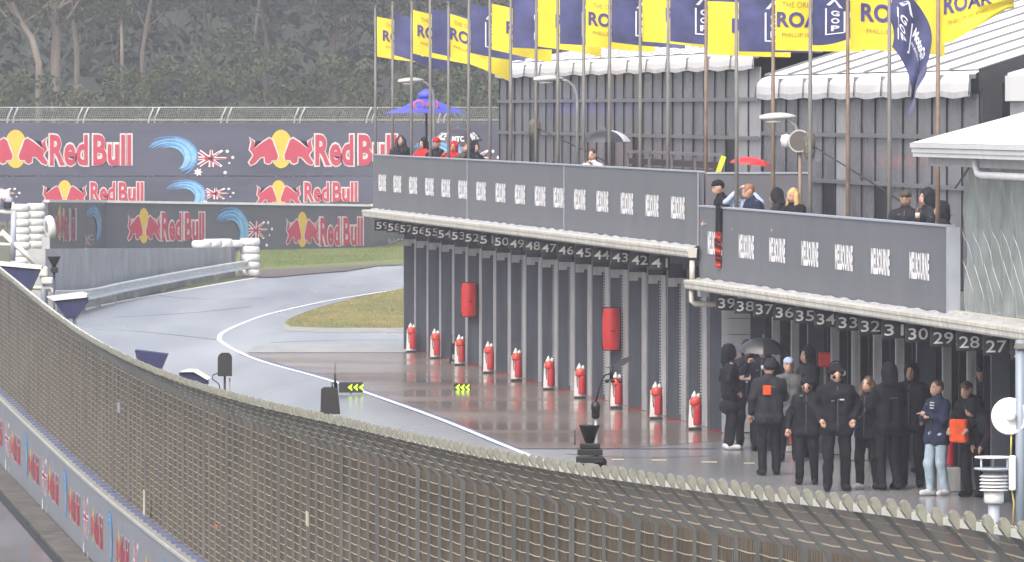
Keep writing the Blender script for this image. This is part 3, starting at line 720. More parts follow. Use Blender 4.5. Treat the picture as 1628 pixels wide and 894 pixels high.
# ------------------------------------------------------------------ round loudspeaker
p = W(1266, 225, 123.6); t = thing('horn_loudspeaker', 'round white rimmed loudspeaker on a post beside the furry microphone', 'loudspeaker', (p.x, p.y, 2.745))
zc = p.z - 2.745
mb = MB(); mb.tube([(.06,0,0),(.06,0,zc-.1)], .032, 8); mb.build('post', M_POLEB, t)
mb = MB(); mb.lathe([(.05,-.16),(.09,-.14),(.12,-.02),(.185,.03),(.19,.05),(.175,.055),(.12,.0),(.05,-.05),(0,-.05)], (.06,-.02,zc), 20, axis=(-.35,-1,.1)); mb.build('horn', mat('speaker_grey', (.35,.34,.32), .5), t)
mb = MB(); mb.lathe([(.165,.047),(.118,.006),(.05,-.03),(.03,.02),(0,.03)], (.06,-.02,zc), 20, axis=(-.35,-1,.1)); mb.build('cone', mat('speaker_dark', (.06,.055,.05), .6), t)
mb = MB(); mb.lathe([(0,-.12),(.08,-.10),(.10,0),(.08,.08),(0,.10)], (-.16,.12,zc+.02), 14); mb.build('housing', mat('speaker_white', (.6,.6,.6), .4), t)
# ------------------------------------------------------------------ furry boom microphones
M_FUR = mat('grey_fur', (.20,.18,.15), .95, var=.4, scale=25)
def boom(px, py, D, r, h, tail, D2, lab):
    c = W(px, py, D); e = W(tail[0], tail[1], D2)
    t = thing('boom_microphone', lab, 'microphone', (e.x, e.y, e.z), 0, 'furry boom microphones')
    c = c - e; top = c + Vector((0,0,h*.5)); bot = c - Vector((0,0,h*.5))
    mb = MB(); mb.tube([Vector((0,0,0)), c*.55 + Vector((0,0,.03)), c + Vector((.05,0,0))], [.018,.015,.012], 7); mb.build('boom_pole', M_BLACK, t)
    mb = MB(); mb.lathe([(0,-h*.5),(r*.55,-h*.47),(r*.85,-h*.3),(r,0),(r*.95,h*.3),(r*.6,h*.47),(0,h*.5)], c, 14)
    for _ in range(900):
        a = rng.uniform(0, 6.28); zz = rng.uniform(-.48,.48)*h; rr = r*math.sqrt(max(.1, 1-(abs(zz)/(h*.52))**3)); o = c + Vector((math.cos(a)*rr, math.sin(a)*rr, zz))
        d = Vector((math.cos(a), math.sin(a), rng.uniform(-1,.3))).normalized()*r*.30; w = Vector((-math.sin(a), math.cos(a), 0))*.008
        mb.add([o-w, o+w, o+d], [(0,1,2)])
    mb.build('fur_windshield', M_FUR, t, fix=False)
    mb = MB(); mb.tube([bot + Vector((.02,0,.05)), bot + Vector((.03,0,-.25))], .014, 6); mb.build('grip', M_POLEB, t)
boom(850, 204, 158, .13, .38, (985, 268), 148, 'furry boom microphone beside the far cobra head lamp')
boom(1287, 232, 122.5, .10, .46, (1478, 350), 112.6, 'furry boom microphone reaching past the round loudspeaker')

# ------------------------------------------------------------------ parasols and umbrellas
M_BLUE_P = mat('blue_parasol_cloth', (.075,.085,.50), .6, var=.1, scale=3)
def parasol(px, D, half, ye, yp, lab, logo=True):
    b = W(px, 175, D); ze = Z_at(ye, D); zp = Z_at(yp, D); zd = 3.295
    t = thing('parasol', lab, 'parasol', (b.x, b.y, zd), math.radians(20), 'blue market parasols')
    mb = MB(); mb.tube([(0,0,0),(0,0,zp-zd)], .028, 8); mb.build('pole', M_BLACK, t)
    ze -= zd; zp -= zd; n = 8; h2 = half
    rim = [(h2*math.cos(math.pi/4*k)*(1.0 if k % 2 == 0 else 1.0), h2*math.sin(math.pi/4*k), ze) for k in range(n)]
    for k in range(n):
        a = Vector(rim[k]); c = Vector(rim[(k+1) % n]); top = Vector((0,0,zp-.05)); 
        mb = MB()
        def fn(u, v, a=a, c=c, top=top):
            q = a*(1-u) + c*u; p_ = top*(1-v) + q*v; p_.z -= .05*math.sin(math.pi*v); r_ = .08*(1-v); return p_
        mb.grid(fn, 4, 6); g = mb.build('canopy_panel', M_BLUE_P, t)
        mb = MB(); mb.tube([(0,0,zp-.35)] + [a*.5 + Vector((0,0,ze*.0 + (zp-ze)*.5 - .12))*1.0 + Vector((0,0,ze*.5)) - Vector((0,0,.0)), a - Vector((0,0,.02))], .010, 5); mb.build('rib', M_STEEL, t)
    mb = MB(); mb.lathe([(.22,zp-.14),(.20,zp-.04),(.06,zp+.05),(0,zp+.07)], (0,0,0), 12); mb.build('vent_cap', M_BLUE_P, t)
    if logo:
        mb = MB(); R = Matrix.Rotation(-math.radians(20), 3, 'Z')
        for sg in (-1, 1):
            pts = [R @ Vector((.16*sg + sg*.12*math.cos(a), -h2*.60 - .0, ze + (zp-ze)*.36 + .10*math.sin(a))) + Vector((0,0,0)) for a in [x*.45 for x in range(-3, 9)]]
            mb.tube(pts, .028, 6)
        mb.build('emblem', mat('pink_red_print', (.60,.10,.16), .6), t)
parasol(678, 177.5, 1.06, 180, 146, 'open blue parasol at the far end of the balcony')
b_s = S_at(860, -3.05); parasol(860, D_of(b_s, -3.05), .88, 180, 142, 'open blue parasol behind the clear marquee wall')
def umbrella(px, py, D, r, hgt, tilt, m, lab, prints=None, zd=None, m2=None):
    c = W(px, py, D); t = thing('umbrella', lab, 'umbrella', (c.x, c.y, c.z), 0)
    T3 = Matrix.Rotation(tilt[0], 3, 'X') @ Matrix.Rotation(tilt[1], 3, 'Y'); n = 8
    def dome(an, v, off=0.0):
        rr = r*math.sin(v*1.25)/math.sin(1.25); sc = 1 - .06*abs(math.sin(an*n/2))*v
        return T3 @ Vector((rr*sc*math.cos(an), rr*sc*math.sin(an), hgt*(math.cos(v*1.25)-math.cos(1.25))/(1-math.cos(1.25)) + off))
    for k in range(n):
        mb = MB(); mb.grid(lambda u, v: dome((k+u)*2*math.pi/n, v), 5, 8)
        mb.build('panel', (m2 if (m2 and k == 7) else m), t)
        mb = MB(); mb.tube([dome(k*2*math.pi/n, v/5, -.012) for v in range(6)], .005, 4); mb.build('rib', M_STEEL, t)
    mb = MB(); mb.tube([T3 @ Vector((0,0,hgt+.05)), T3 @ Vector((0,0,-.55))], .009, 6); mb.build('shaft', M_STEEL, t)
    mb = MB(); mb.tube([T3 @ Vector((0,0,-.55)), T3 @ Vector((0,0,-.68))], .016, 6); mb.build('handle', M_BLACK, t)
    if prints:
        mb = MB()
        for txt, a0, a1, v0, v1 in prints:
            put_text(mb, txt, lambda a, b: dome(a0 + (a1-a0)*a, v1 + (v0-v1)*b, .008)*1.004, 0, 1, 0, 1, .03)
        mb.build('lettering', M_WHITE, t, fix=False)
    return t
M_UMB = mat('black_umbrella_nylon', (.03,.03,.034), .35, var=.2)
M_UMBW = mat('white_umbrella_nylon', (.62,.62,.64), .4)
umbrella(728, 224, 174, .57, .30, (.10, .0), mat('navy_umbrella_nylon', (.05,.048,.065), .4, var=.2), 'dark domed umbrella with white lettering over the red jackets', prints=[('MTC', 4.45, 5.0, .70, .95), ('RACE', 3.4, 4.1, .55, .9), ('RACE', 5.4, 6.0, .55, .9)])
umbrella(962, 226, 147.5, .50, .24, (.0, -.02), M_UMB, 'tilted black umbrella with one white panel over the pale jacket', m2=M_UMBW)
umbrella(1193, 262, 134, .37, .14, (.0, .10), mat('red_umbrella_nylon', (.62,.03,.03), .4, var=.1), 'low red umbrella behind the row of leaning spectators')
umbrella(1212, 562, 124, .42, .26, (.0, .05), M_UMB, 'black umbrella held low among the crew by the weatherboard wall')
# yellow tag board
p = W(1146, 262, 133); t = thing('tag_board', 'slim hi vis yellow board leaning by the slatted screen', 'board', (p.x, p.y, p.z)); t.rotation_euler = (0, .35, 0)
mb = MB(); mb.box((-.045,-.01,-.16),(.045,.01,.16)); mb.build('board', mat('hi_vis_yellow', (.62,.70,.04), .5, var=.15), t)
mb = MB(); mb.box((-.015,.0105,-1.0),(.015,.025,.1)); mb.build('stake', M_BLACK, t)
# dark slatted screens behind the balcony rail
M_TIMB = mat('dark_wet_timber', (.060,.042,.035), .45, var=.35, scale=3, stretch=(1,1,6))
t = thing('slatted_screen', 'dark timber slatted screen on the balcony behind the tilted black umbrella', 'screen', (A0.x, A0.y, 0), BROT)
sa_, sb_ = S_at(1000, -.9), S_at(1146, -.9)
for i in range(9):
    z = 3.34 + i*.155; mb = MB(); bx(mb, sa_, sb_, -.93, -.90, z, z + .12); mb.build('slat', M_TIMB, t)
for i in range(5):
    s = sa_ + (sb_-sa_)*i/4; mb = MB(); bx(mb, s-.03, s+.03, -.895, -.85, 3.30, 4.80); mb.build('post', M_RAIL, t)
mb = MB(); bx(mb, sa_-.05, sb_+.05, -.92, -.85, 4.803, 4.86); mb.build('top_rail', M_RAIL, t)
# low planter hedge behind the far balcony rail
t = thing('planter_hedge', 'low green hedge in a planter behind the far balcony parapet', 'hedge', (A0.x, A0.y, 0), BROT)
s0, s1 = S_at(775, 0), S_at(905, 0)
mb = MB(); bx(mb, s0, s1, -.25, .05, 3.295, 3.75); mb.build('planter', M_DARK, t)
mb = MB()
for _ in range(3200):
    s = rng.uniform(s0, s1); n2 = rng.uniform(-.22,.05); z = 3.75 + abs(rng.normal(0, .25))*.9 + .05*math.sin(s*3)
    z = min(z, 4.72); a = Vector(rng.normal(0,1,3)).normalized()*.045; b2 = a.cross(Vector(rng.normal(0,1,3))).normalized()*.03; c0 = Vector((s,-n2,z)); mb.add([c0-a-b2, c0+a-b2, c0+a+b2, c0-a+b2], [(0,1,2,3)])
mb.build('foliage', mat('hedge_leaf', (.03,.065,.02), .6, col2=(.07,.11,.03)), t, fix=False)
# ================================================================== pit wall with debris fence (foreground)
def FX(D): return -3.6 + .1125*(80.8 - D)
_fd = [27,29.3,34,38,46.7,60.4,67,75,82,90.7,98,104.8,116,126,140]
_ft = [4.14,4.07,3.92,3.78,3.51,3.23,3.08,2.96,2.89,2.86,2.91,3.0,3.18,3.32,3.5]
def FT(D):
    # smoothed top profile of the fence
    return sum(np.interp(D + d, _fd, _ft) for d in (-5,-2.5,0,2.5,5))/5
_wd = [27,34,46.7,60.4,75,81,88,95,107,125,140]; _wt = [2.1,1.95,1.55,1.25,1.08,1.04,1.0,.99,1.03,1.12,1.18]
def WT(D): return sum(np.interp(D + d, _wd, _wt) for d in (-5,0,5))/3
FDIR = Vector((.1118, -.9937, 0)); FN = Vector((-.9937, -.1118, 0))     # along the wall towards the camera; towards the track
def FP(D, off=0.0, z=0.0):
    return Vector((FX(D), D, 0)) + FN*off + Vector((0,0,z))
def F_at(px):
    k = (px - 814.0)/FOC; return (-3.6 + .1125*80.8)/(k + .1125)
M_FPOST = mat('fence_post_galv', (.14,.148,.145), .5, metal=.2, var=.15, scale=4, streak=.2)
M_FLUG = mat('lichen_grey_lug', (.20,.20,.165), .7, var=.2, scale=20)
M_WIRE = mat('rusty_mesh_wire', (.125,.102,.074), .7, var=.25, scale=2)
M_WIREH = mat('lit_mesh_wire', (.42,.37,.25), .5, metal=.2, var=.2)  # level wires coloured paler than the uprights to stand for caught light
M_TIPR = mat('zinc_tip_rail', (.72,.72,.66), .35, metal=.3, var=.12)
FE = thing('debris_fence', 'tall rusty wire debris fence with lugged overhang along the pit wall', 'fence', FP(80, 0, 0))
fo = FE.location.copy()
OH, OV = .29, .30
D0, D1 = 137.0, 27.0
STEP = .78
posts = []
d = D1
while d < D0: posts.append(d); d += STEP*.9937
def post_mesh(hp, w=.011):
    # flat bar standing on the wall, bent towards the track at the top
    mb = MB(); zt = hp; v = .0045
    prof = [(-w,0),(w,0),(w,zt-.004),(v+OH*.97,zt+OV*.97-.008),(OH*.97-v,zt+OV*.97+.006),(-w,zt+.010)]
    mb.prism(prof, FDIR*.03, 0, FDIR*(-.015), FN, (0,0,1))
    return mb
LUG = MB()
LUG.prism([(OH-.040,OV-.040),(OH-.012,OV-.046),(OH+.014,OV-.010),(OH+.013,OV+.018),(OH+.004,OV+.030),(OH-.008,OV+.030),(OH-.020,OV+.016)], FDIR*.06, 0, FDIR*(-.03), FN, (0,0,1))
LUG_M = LUG.mesh('tip_lug', M_FLUG)
BP = MB(); BP.prism([(-.07,-.01),(.07,-.01),(.07,.02),(-.07,.02)], FDIR*.14, 0, FDIR*(-.07), FN, (0,0,1)); BP_M = BP.mesh('base_plate', mat('blue_grey_plate', (.13,.15,.24), .4))
pm = {}
for d in posts:
    zt = FT(d) - OV; zw = WT(d); hp = round((zt - zw)/.05)*.05
    big = posts.index(d) % 4 == 0; ky = (hp, big)
    if ky not in pm: pm[ky] = post_mesh(hp, .0135 if big else .0075).mesh('post', M_FPOST)
    p = FP(d, 0, zt - hp) - fo
    po = obj('post', pm[ky], FE, p)
    o_ = obj('tip_lug', LUG_M, po, (0, 0, hp + rng.uniform(-.005,.005)), rng.uniform(-.03,.03))
    dh = d + .46*STEP; obj('tip_lug', LUG_M, FE, FP(dh, 0, FT(dh) - OV + rng.uniform(-.006,.004)) - fo, rng.uniform(-.03,.03))
    obj('base_plate', BP_M, FE, FP(d, 0, WT(d)) - fo)
# tip rail pieces (angle iron between lugs)
for i in range(len(posts)-1):
    a, b = posts[i] + .05, posts[i+1] - .05
    A = FP(a, OH-.02, FT(a)); B = FP(b, OH-.02, FT(b))
    mb = MB()
    for lo, hi, z0, z1 in ((-.075,-.012,-.020,-.012),(-.012,-.004,-.045,-.012)):
        vs = [q + FN*n + Vector((0,0,z)) - fo for q in (A, B) for n, z in ((lo,z0),(hi,z0),(hi,z1),(lo,z1))]
        mb.add(vs, [(0,1,2,3),(7,6,5,4),(0,4,5,1),(1,5,6,2),(2,6,7,3),(3,7,4,0)])
    mb.build('tip_rail', M_TIPR, FE)
# woven mesh: level wires and upright wires, on the track face
ds = np.arange(D1, D0, .78); nd = len(ds)
def wires(name, mtl, offs, sag):
    mb = MB(); vs = []; fs = []
    H0 = [i*.075 for i in range(0, 40)]
    for i in H0:
        seq = []
        for d in ds:
            z = WT(d) + .03 + i; zt = FT(d) - OV
            if z > zt: seq.append(None); continue
            seq.append(FP(d, offs, z) - fo)
        for q in range(nd-1):
            if seq[q] is None or seq[q+1] is None: continue
            A, B = seq[q], seq[q+1]; mid = (A+B)/2 - Vector((0,0,sag)); o = len(vs); r = .0036
            for pnt in (A, mid, B): vs += [pnt + Vector((0,0,r)), pnt + FN*r - Vector((0,0,r*.6)), pnt - FN*r - Vector((0,0,r*.6))]
            for k in (0, 3): fs += [(o+k,o+k+1,o+k+4,o+k+3),(o+k+1,o+k+2,o+k+5,o+k+4),(o+k+2,o+k,o+k+3,o+k+5)]
    for j in range(1, 6):      # overhang rows
        t = j/5.6
        for q in range(nd-1):
            A = FP(ds[q], offs + OH*t, FT(ds[q]) - OV + OV*t - .0) - fo; B = FP(ds[q+1], offs + OH*t, FT(ds[q+1]) - OV + OV*t - .0) - fo; o = len(vs); r = .0036
            mid = (A+B)/2 - Vector((0,0,sag))
            for pnt in (A, mid, B): vs += [pnt + Vector((0,0,r)), pnt + FN*r - Vector((0,0,r*.6)), pnt - FN*r - Vector((0,0,r*.6))]
            for k in (0, 3): fs += [(o+k,o+k+1,o+k+4,o+k+3),(o+k+1,o+k+2,o+k+5,o+k+4),(o+k+2,o+k,o+k+3,o+k+5)]
    mb.add(vs, fs); o = mb.build(name, mtl, FE, fix=False); o['kind'] = 'stuff'
def uprights(name, mtl, offs, step, r, over=True):
    vs = []; fs = []
    for d in np.arange(D1, D0, step):
        jit = rng.uniform(-.008, .008); d2 = d + jit; zt = FT(d2) - OV
        pts = [FP(d2, offs, WT(d2)) - fo, FP(d2, offs, zt) - fo, FP(d2, offs + OH, zt + OV) - fo]; o = len(vs)
        for pnt in pts: vs += [pnt + FDIR*r, pnt - FDIR*r*.5 + FN*r*.87, pnt - FDIR*r*.5 - FN*r*.87]
        for k in ((0, 3) if over else (0,)): fs += [(o+k,o+k+1,o+k+4,o+k+3),(o+k+1,o+k+2,o+k+5,o+k+4),(o+k+2,o+k,o+k+3,o+k+5)]
    mb = MB(); mb.add(vs, fs); o = mb.build(name, mtl, FE, fix=False); o['kind'] = 'stuff'
wires('level_wires', M_WIREH, -.022, .006)
uprights('upright_wires', M_WIRE, -.028, .075, .0042)
uprights('rear_upright_wires', M_WIRE, -.075, .05, .0042, False)
# small tags caught in the mesh
for px, py, w, h, m_ in ((355,838,.035,.03,mat('orange_tag', (.55,.10,.03), .5)),(238,800,.03,.28,mat('pale_tag', (.5,.47,.36), .6)),(501,826,.028,.12,mat('pale_tag', (.5,.5,.4), .6)),(198,649,.05,.12,mat('blue_grey_tag', (.25,.30,.33), .6))):
    D = F_at(px); z = Z_at(py, D); mb = MB(); c = FP(D, .055, z) - fo; mb.prism([(-.0,-h/2),(w*8,-h/2),(w*8,h/2),(0,h/2)], FN*.006, 0, c, -FDIR, (0,0,1)); mb.build('tag', m_, FE)

# concrete pit wall with its banner on the track side
PW = thing('pit_wall', 'concrete pit wall wrapped in a grey sponsor banner below the debris fence', 'pit wall', (0,0,0))
dd = np.arange(D1-2, D0+4, 2.0)
def strip(name, m, off0, off1, zf0, zf1, parent):
    vs = []; n = len(dd)
    for dv in dd: vs += [FP(dv, off0, zf0(dv)), FP(dv, off1, zf0(dv)), FP(dv, off1, zf1(dv)), FP(dv, off0, zf1(dv))]
    fs = [(0,1,2,3),(4*(n-1)+3,4*(n-1)+2,4*(n-1)+1,4*(n-1))]
    for i in range(n-1):
        a = 4*i; b = a+4
        fs += [(a,b,b+1,a+1),(a+1,b+1,b+2,a+2),(a+2,b+2,b+3,a+3),(a+3,b+3,b,a)]
    mb = MB(); mb.add(vs, fs); return mb.build(name, m, parent)
M_WALLC = mat('pit_wall_concrete', (.24,.235,.22), .6, var=.2, scale=2)
strip('wall', M_WALLC, -.14, .14, lambda D: -.02, lambda D: WT(D)-.012, PW)
BN = strip('banner', mat('grey_wall_banner', (.20,.21,.24), .45, var=.08, scale=1, bump=.1, bscale=2), .142, .152, lambda D: .06, lambda D: WT(D)-.03, PW)
strip('banner_hem', mat('pale_hem', (.42,.42,.38), .5), .143, .165, lambda D: WT(D)-.028, lambda D: WT(D)+.004, PW)
M_RB = mat('red_print', (.40,.025,.055), .5, var=.08); M_RBY = mat('yellow_print', (.60,.40,.03), .5, var=.06); M_OUT = mat('cream_outline_print', (.56,.51,.50), .5)
M_WAVE = mat('blue_wave_print', (.07,.22,.46), .5, var=.3, scale=3); M_WAVE2 = mat('pale_wave_print', (.19,.40,.58), .5, var=.2)
# ================================================================== sponsor artwork (flat print, laid on banners)
BULL = [(.37,.355),(.55,.24),(.74,.10),(.90,-.02),(.83,.10),(.84,.24),(.98,.37),(.92,.25),(.945,.12),(.98,.0),(.90,-.09),(.86,-.19),(1.0,-.40),(.95,-.48),(.82,-.42),(.65,-.24),(.52,-.22),(.50,-.40),(.40,-.44),(.31,-.40),(.30,-.33),(.13,-.32),(.10,-.18),(.21,.11),(.27,.29)]
def grow(poly, d):
    n = len(poly); out = []
    A = sum(poly[i][0]*poly[(i+1)%n][1]-poly[(i+1)%n][0]*poly[i][1] for i in range(n)); sg = 1 if A > 0 else -1
    for i in range(n):
        x0,y0 = poly[i-1]; x1,y1 = poly[i]; x2,y2 = poly[(i+1)%n]
        ax,ay = y1-y0, -(x1-x0); bx_,by_ = y2-y1, -(x2-x1)
        la = math.hypot(ax,ay) or 1; lb = math.hypot(bx_,by_) or 1
        mx,my = ax/la+bx_/lb, ay/la+by_/lb; lm = math.hypot(mx,my) or 1
        out.append((x1+sg*d*mx/lm, y1+sg*d*my/lm))
    return out
def lifted(fn2, l): return lambda a, b: fn2(a, b, l)
def art_bulls(fn, cx, cy, w, h, parent, L=.012, m=None):
    # fn(u, v, lift) -> point; w = half width, h = vertical scale
    M_ = [M_RBY, M_OUT, M_RB]; mb = MB()
    sun = [(cx + .36*w*math.cos(a), cy + .02*h + .60*h*math.sin(a)) for a in [i*math.pi/16 for i in range(32)]]
    put_poly(mb, sun, lifted(fn, L), 0)
    for sg in (1, -1):
        P = [(sg*x, y) for x, y in BULL]; 
        if sg < 0: P = P[::-1]
        put_poly(mb, [(cx + x*w, cy + y*h) for x, y in grow(P, .045)], lifted(fn, L*1.7), 1)
        put_poly(mb, [(cx + x*w, cy + y*h) for x, y in P], lifted(fn, L*2.4), 2)
    return mb.build('bull_emblem', M_, parent, fix=False)
def art_word(fn, u0, u1, v0, v1, parent, L=.012):
    mb = MB(); e = (v1-v0)*.02
    um = u0 + (u1-u0)*.50
    for t_, a, b in (('Red', u0, um - (u1-u0)*.022), ('Bull', um + (u1-u0)*.022, u1)):
        put_text(mb, t_, lifted(fn, L), a - e, b + e, v0 - e, v1 + e, .085, 0)
        put_text(mb, t_, lifted(fn, L*1.9), a + e*1.4, b - e*1.4, v0 + e*1.4, v1 - e*1.4, .030, 1)
    return mb.build('lettering', [M_OUT, M_RB], parent, fix=False)
def art_wave(fn, cx, cy, w, h, parent, L=.012):
    mb = MB()
    for k, (r, t0, t1, th, mi) in enumerate(((.98,-.55,2.55,.10,0),(.80,-.95,2.60,.26,0),(.60,-.85,2.35,.14,0),(.86,-.75,2.3,.07,1),(.70,-.95,1.75,.07,1),(.66,.7,2.6,.12,1),(.94,.2,2.2,.04,1),(.50,-.6,1.5,.06,1))):
        N = 18; f1 = []; f2 = []
        for i in range(N+1):
            t = t0 + (t1-t0)*i/N; ww = 1.7*th*math.sin(math.pi*min(1, .04+.95*i/N))**.8*(.55 + .65*max(0, math.sin(t*.75)))
            sx_ = 1.25 if t < 0 else 1.0
            for F_, q in ((f1, r + ww*.5), (f2, r - ww*.5)): F_.append((cx + w*(q*math.sin(t)*sx_), cy + h*(q*math.cos(t))))
        n = N+1; lf = lifted(fn, L*(1+.25*k))
        mb.add([lf(*p) for p in f1] + [lf(*p) for p in f2], [(i, i+1, n+i+1, n+i) for i in range(N)], mi)
    return mb.build('wave_artwork', [M_WAVE, M_WAVE2], parent, fix=False)
def art_flag(fn, cx, cy, w, h, parent, L=.012):
    mb = MB()
    def bar(x0, y0, x1, y1, t0, t1, mi, l):
        dx, dy = x1-x0, y1-y0; q = math.hypot(dx, dy); nx, ny = -dy/q, dx/q
        put_poly(mb, [(cx+w*(x0+nx*t0), cy+h*(y0+ny*t0)), (cx+w*(x0-nx*t0), cy+h*(y0-ny*t0)), (cx+w*(x1-nx*t1), cy+h*(y1-ny*t1)), (cx+w*(x1+nx*t1), cy+h*(y1+ny*t1))], lifted(fn, l), mi)
    for x0,y0,x1,y1 in ((-.9,.75,.75,-.85),(-.9,-.75,.8,.85),(0,-.9,0,.9),(-1,0,1.1,.02)): bar(x0,y0,x1,y1,.20,.10,0,L)
    for x0,y0,x1,y1 in ((-.9,.75,.65,-.75),(-.9,-.75,.6,.65),(0,-.95,0,.95),(-1,0,1.2,.0)): bar(x0,y0,x1,y1,.09,.05,1,L*1.6)
    for x, y, r in ((1.15,.75,.16),(1.55,.1,.15),(1.0,-1.5,.16),(-.95,-1.45,.34),(1.3,-.5,.10)):
        put_poly(mb, [(cx+w*(x+(r if i % 2 == 0 else r*.5)*math.cos(i*math.pi/7)), cy+h*(y+(r if i % 2 == 0 else r*.5)*1.4*math.sin(i*math.pi/7))) for i in range(14)], lifted(fn, L*1.6), 0)
    return mb.build('flag_artwork', [M_WHITE, M_RB], parent, fix=False)

# banners along the pit wall (track side)
def pwfn(u, v, l=0.0):           # u: metres of depth towards the camera
    return FP(u, .152 + l*.5, v)
for i, px in enumerate((5, 33, 63, 94, 128, 165, 207, 252, 303, 360)):
    Da = F_at(px); De = F_at(px + 15 + i*.8); vm = WT((Da+De)/2)
    fnw = lambda a, b, l=0.0, Da=Da, De=De: pwfn(Da + (De-Da)*a, b, l)
    art_bulls(fnw, .17, vm*.50 + .02, .20, .36, BN, .006)
    art_word(fnw, .42, 1.0, vm*.50 - .20, vm*.50 + .22, BN, .006)
    px2 = px + 20 + i*1.2; Da = F_at(px2); De = F_at(px2 + 7 + i*.4)
    fnw2 = lambda a, b, l=0.0, Da=Da, De=De: pwfn(Da + (De-Da)*a, b, l)
    if i % 2: art_wave(fnw2, .45, vm*.52, .5, .36, BN, .006)
    else: art_flag(fnw2, .35, vm*.52, .40, .30, BN, .006)
# gutter kerb at the foot of the wall
kb2 = strip('pit_wall_kerb', mat('mossy_kerb', (.085,.078,.058), .5, var=.65, scale=2.5), .155, .50, lambda D: -.01, lambda D: .05, None); struct(kb2)
kb3 = strip('track_edge_joint', M_BLACK, .502, .60, lambda D: -.005, lambda D: .006, None); struct(kb3)

# ------------------------------------------------------------------ far sponsor fence: two tiers of banner on a debris fence
DF = 336.0
FB = thing('banner_fence', 'tall far debris fence carrying two tiers of navy sponsor banner', 'fence', W(300, 400, DF).xy.to_3d())
fb0 = FB.location.copy()
M_BAN = mat('navy_banner_print', (.050,.053,.085), .5, var=.35, scale=.5, stretch=(.3,1,1.2), bump=.1, bscale=1.2)
x0, x1 = W(-120, 0, DF).x, W(800, 0, DF).x
for nm, ya, yb, dy in (('banner_upper', 196, 279.5, 0), ('banner_lower', 281, 352, .05)):
    mb = MB(); z1_, z0_ = Z_at(ya, DF), Z_at(yb, DF); mb.box((x0-fb0.x, -.02-dy, z0_), (x1-fb0.x, .02-dy, z1_)); P = mb.build('banner', M_BAN, FB)
    fnp = lambda u, v, l=0.0, dy=dy: W(u, v, DF) - fb0 + Vector((0, -.022 - dy - l, 0))
    if nm == 'banner_upper':
        for c in (25-422, 25, 447, 869):
            fl = lambda a, b, l=0.0: fnp(a, -b, l)
            art_bulls(fl, c, -238, 51, 51, P, .02); art_word(fl, c+53, c+185, -265, -213, P, .02)
            art_wave(fl, c+246, -250, 42, 33, P, .02); art_flag(fl, c+311, -252, 22, 15, P, .02)
    else:
        for c in (103-340, 103, 443, 783):
            fl = lambda a, b, l=0.0: fnp(a, -b, l)
            art_bulls(fl, c, -309, 35, 36, P, .02); art_word(fl, c+40, c+126, -322, -289, P, .02)
            art_wave(fl, c+190, -312, 34, 26, P, .02); art_flag(fl, c+240, -308, 18, 10, P, .02)
M_FARP = mat('far_galv_post', (.42,.43,.43), .4, var=.1)
for px in (-98, 15, 127, 240, 355, 471, 586, 700):
    c = W(px, 0, DF).x - fb0.x
    for dx in (-.13, .13):
        mb = MB(); zt = Z_at(192, DF); mb.tube([(c+dx,.1,0),(c+dx,.1,zt-.25),(c+dx+.06,.05,zt+.15),(c+dx+.26,-.15,zt+.58)], [.045,.045,.042,.036], 6); mb.build('post', M_FARP, FB)
for y in (191, 171):
    mb = MB(); z = Z_at(y, DF); mb.tube([(x0-fb0.x,.04 if y > 180 else -.1,z),(x1-fb0.x,.04 if y > 180 else -.1,z)], .022, 5); mb.build('rail', M_FARP, FB)
vs = []; fs = []
for x in np.arange(x0, x1, .10):
    o = len(vs); a = Vector((x-fb0.x, .04, Z_at(196, DF))); b = Vector((x-fb0.x+.2, -.1, Z_at(171, DF))); r = .008
    vs += [a - Vector((r,0,0)), a + Vector((r,0,0)), b + Vector((r,0,0)), b - Vector((r,0,0))]; fs.append((o,o+1,o+2,o+3))
for z in np.arange(Z_at(196, DF), Z_at(171, DF), .10):
    o = len(vs); y = .04; r = .006; vs += [(x0-fb0.x,y,z-r),(x1-fb0.x,y,z-r),(x1-fb0.x,y,z+r),(x0-fb0.x,y,z+r)]; fs.append((o,o+1,o+2,o+3))
mb = MB(); mb.add(vs, fs); o = mb.build('top_mesh', mat('far_wire', (.30,.30,.29), .5), FB, fix=False); o['kind'] = 'stuff'

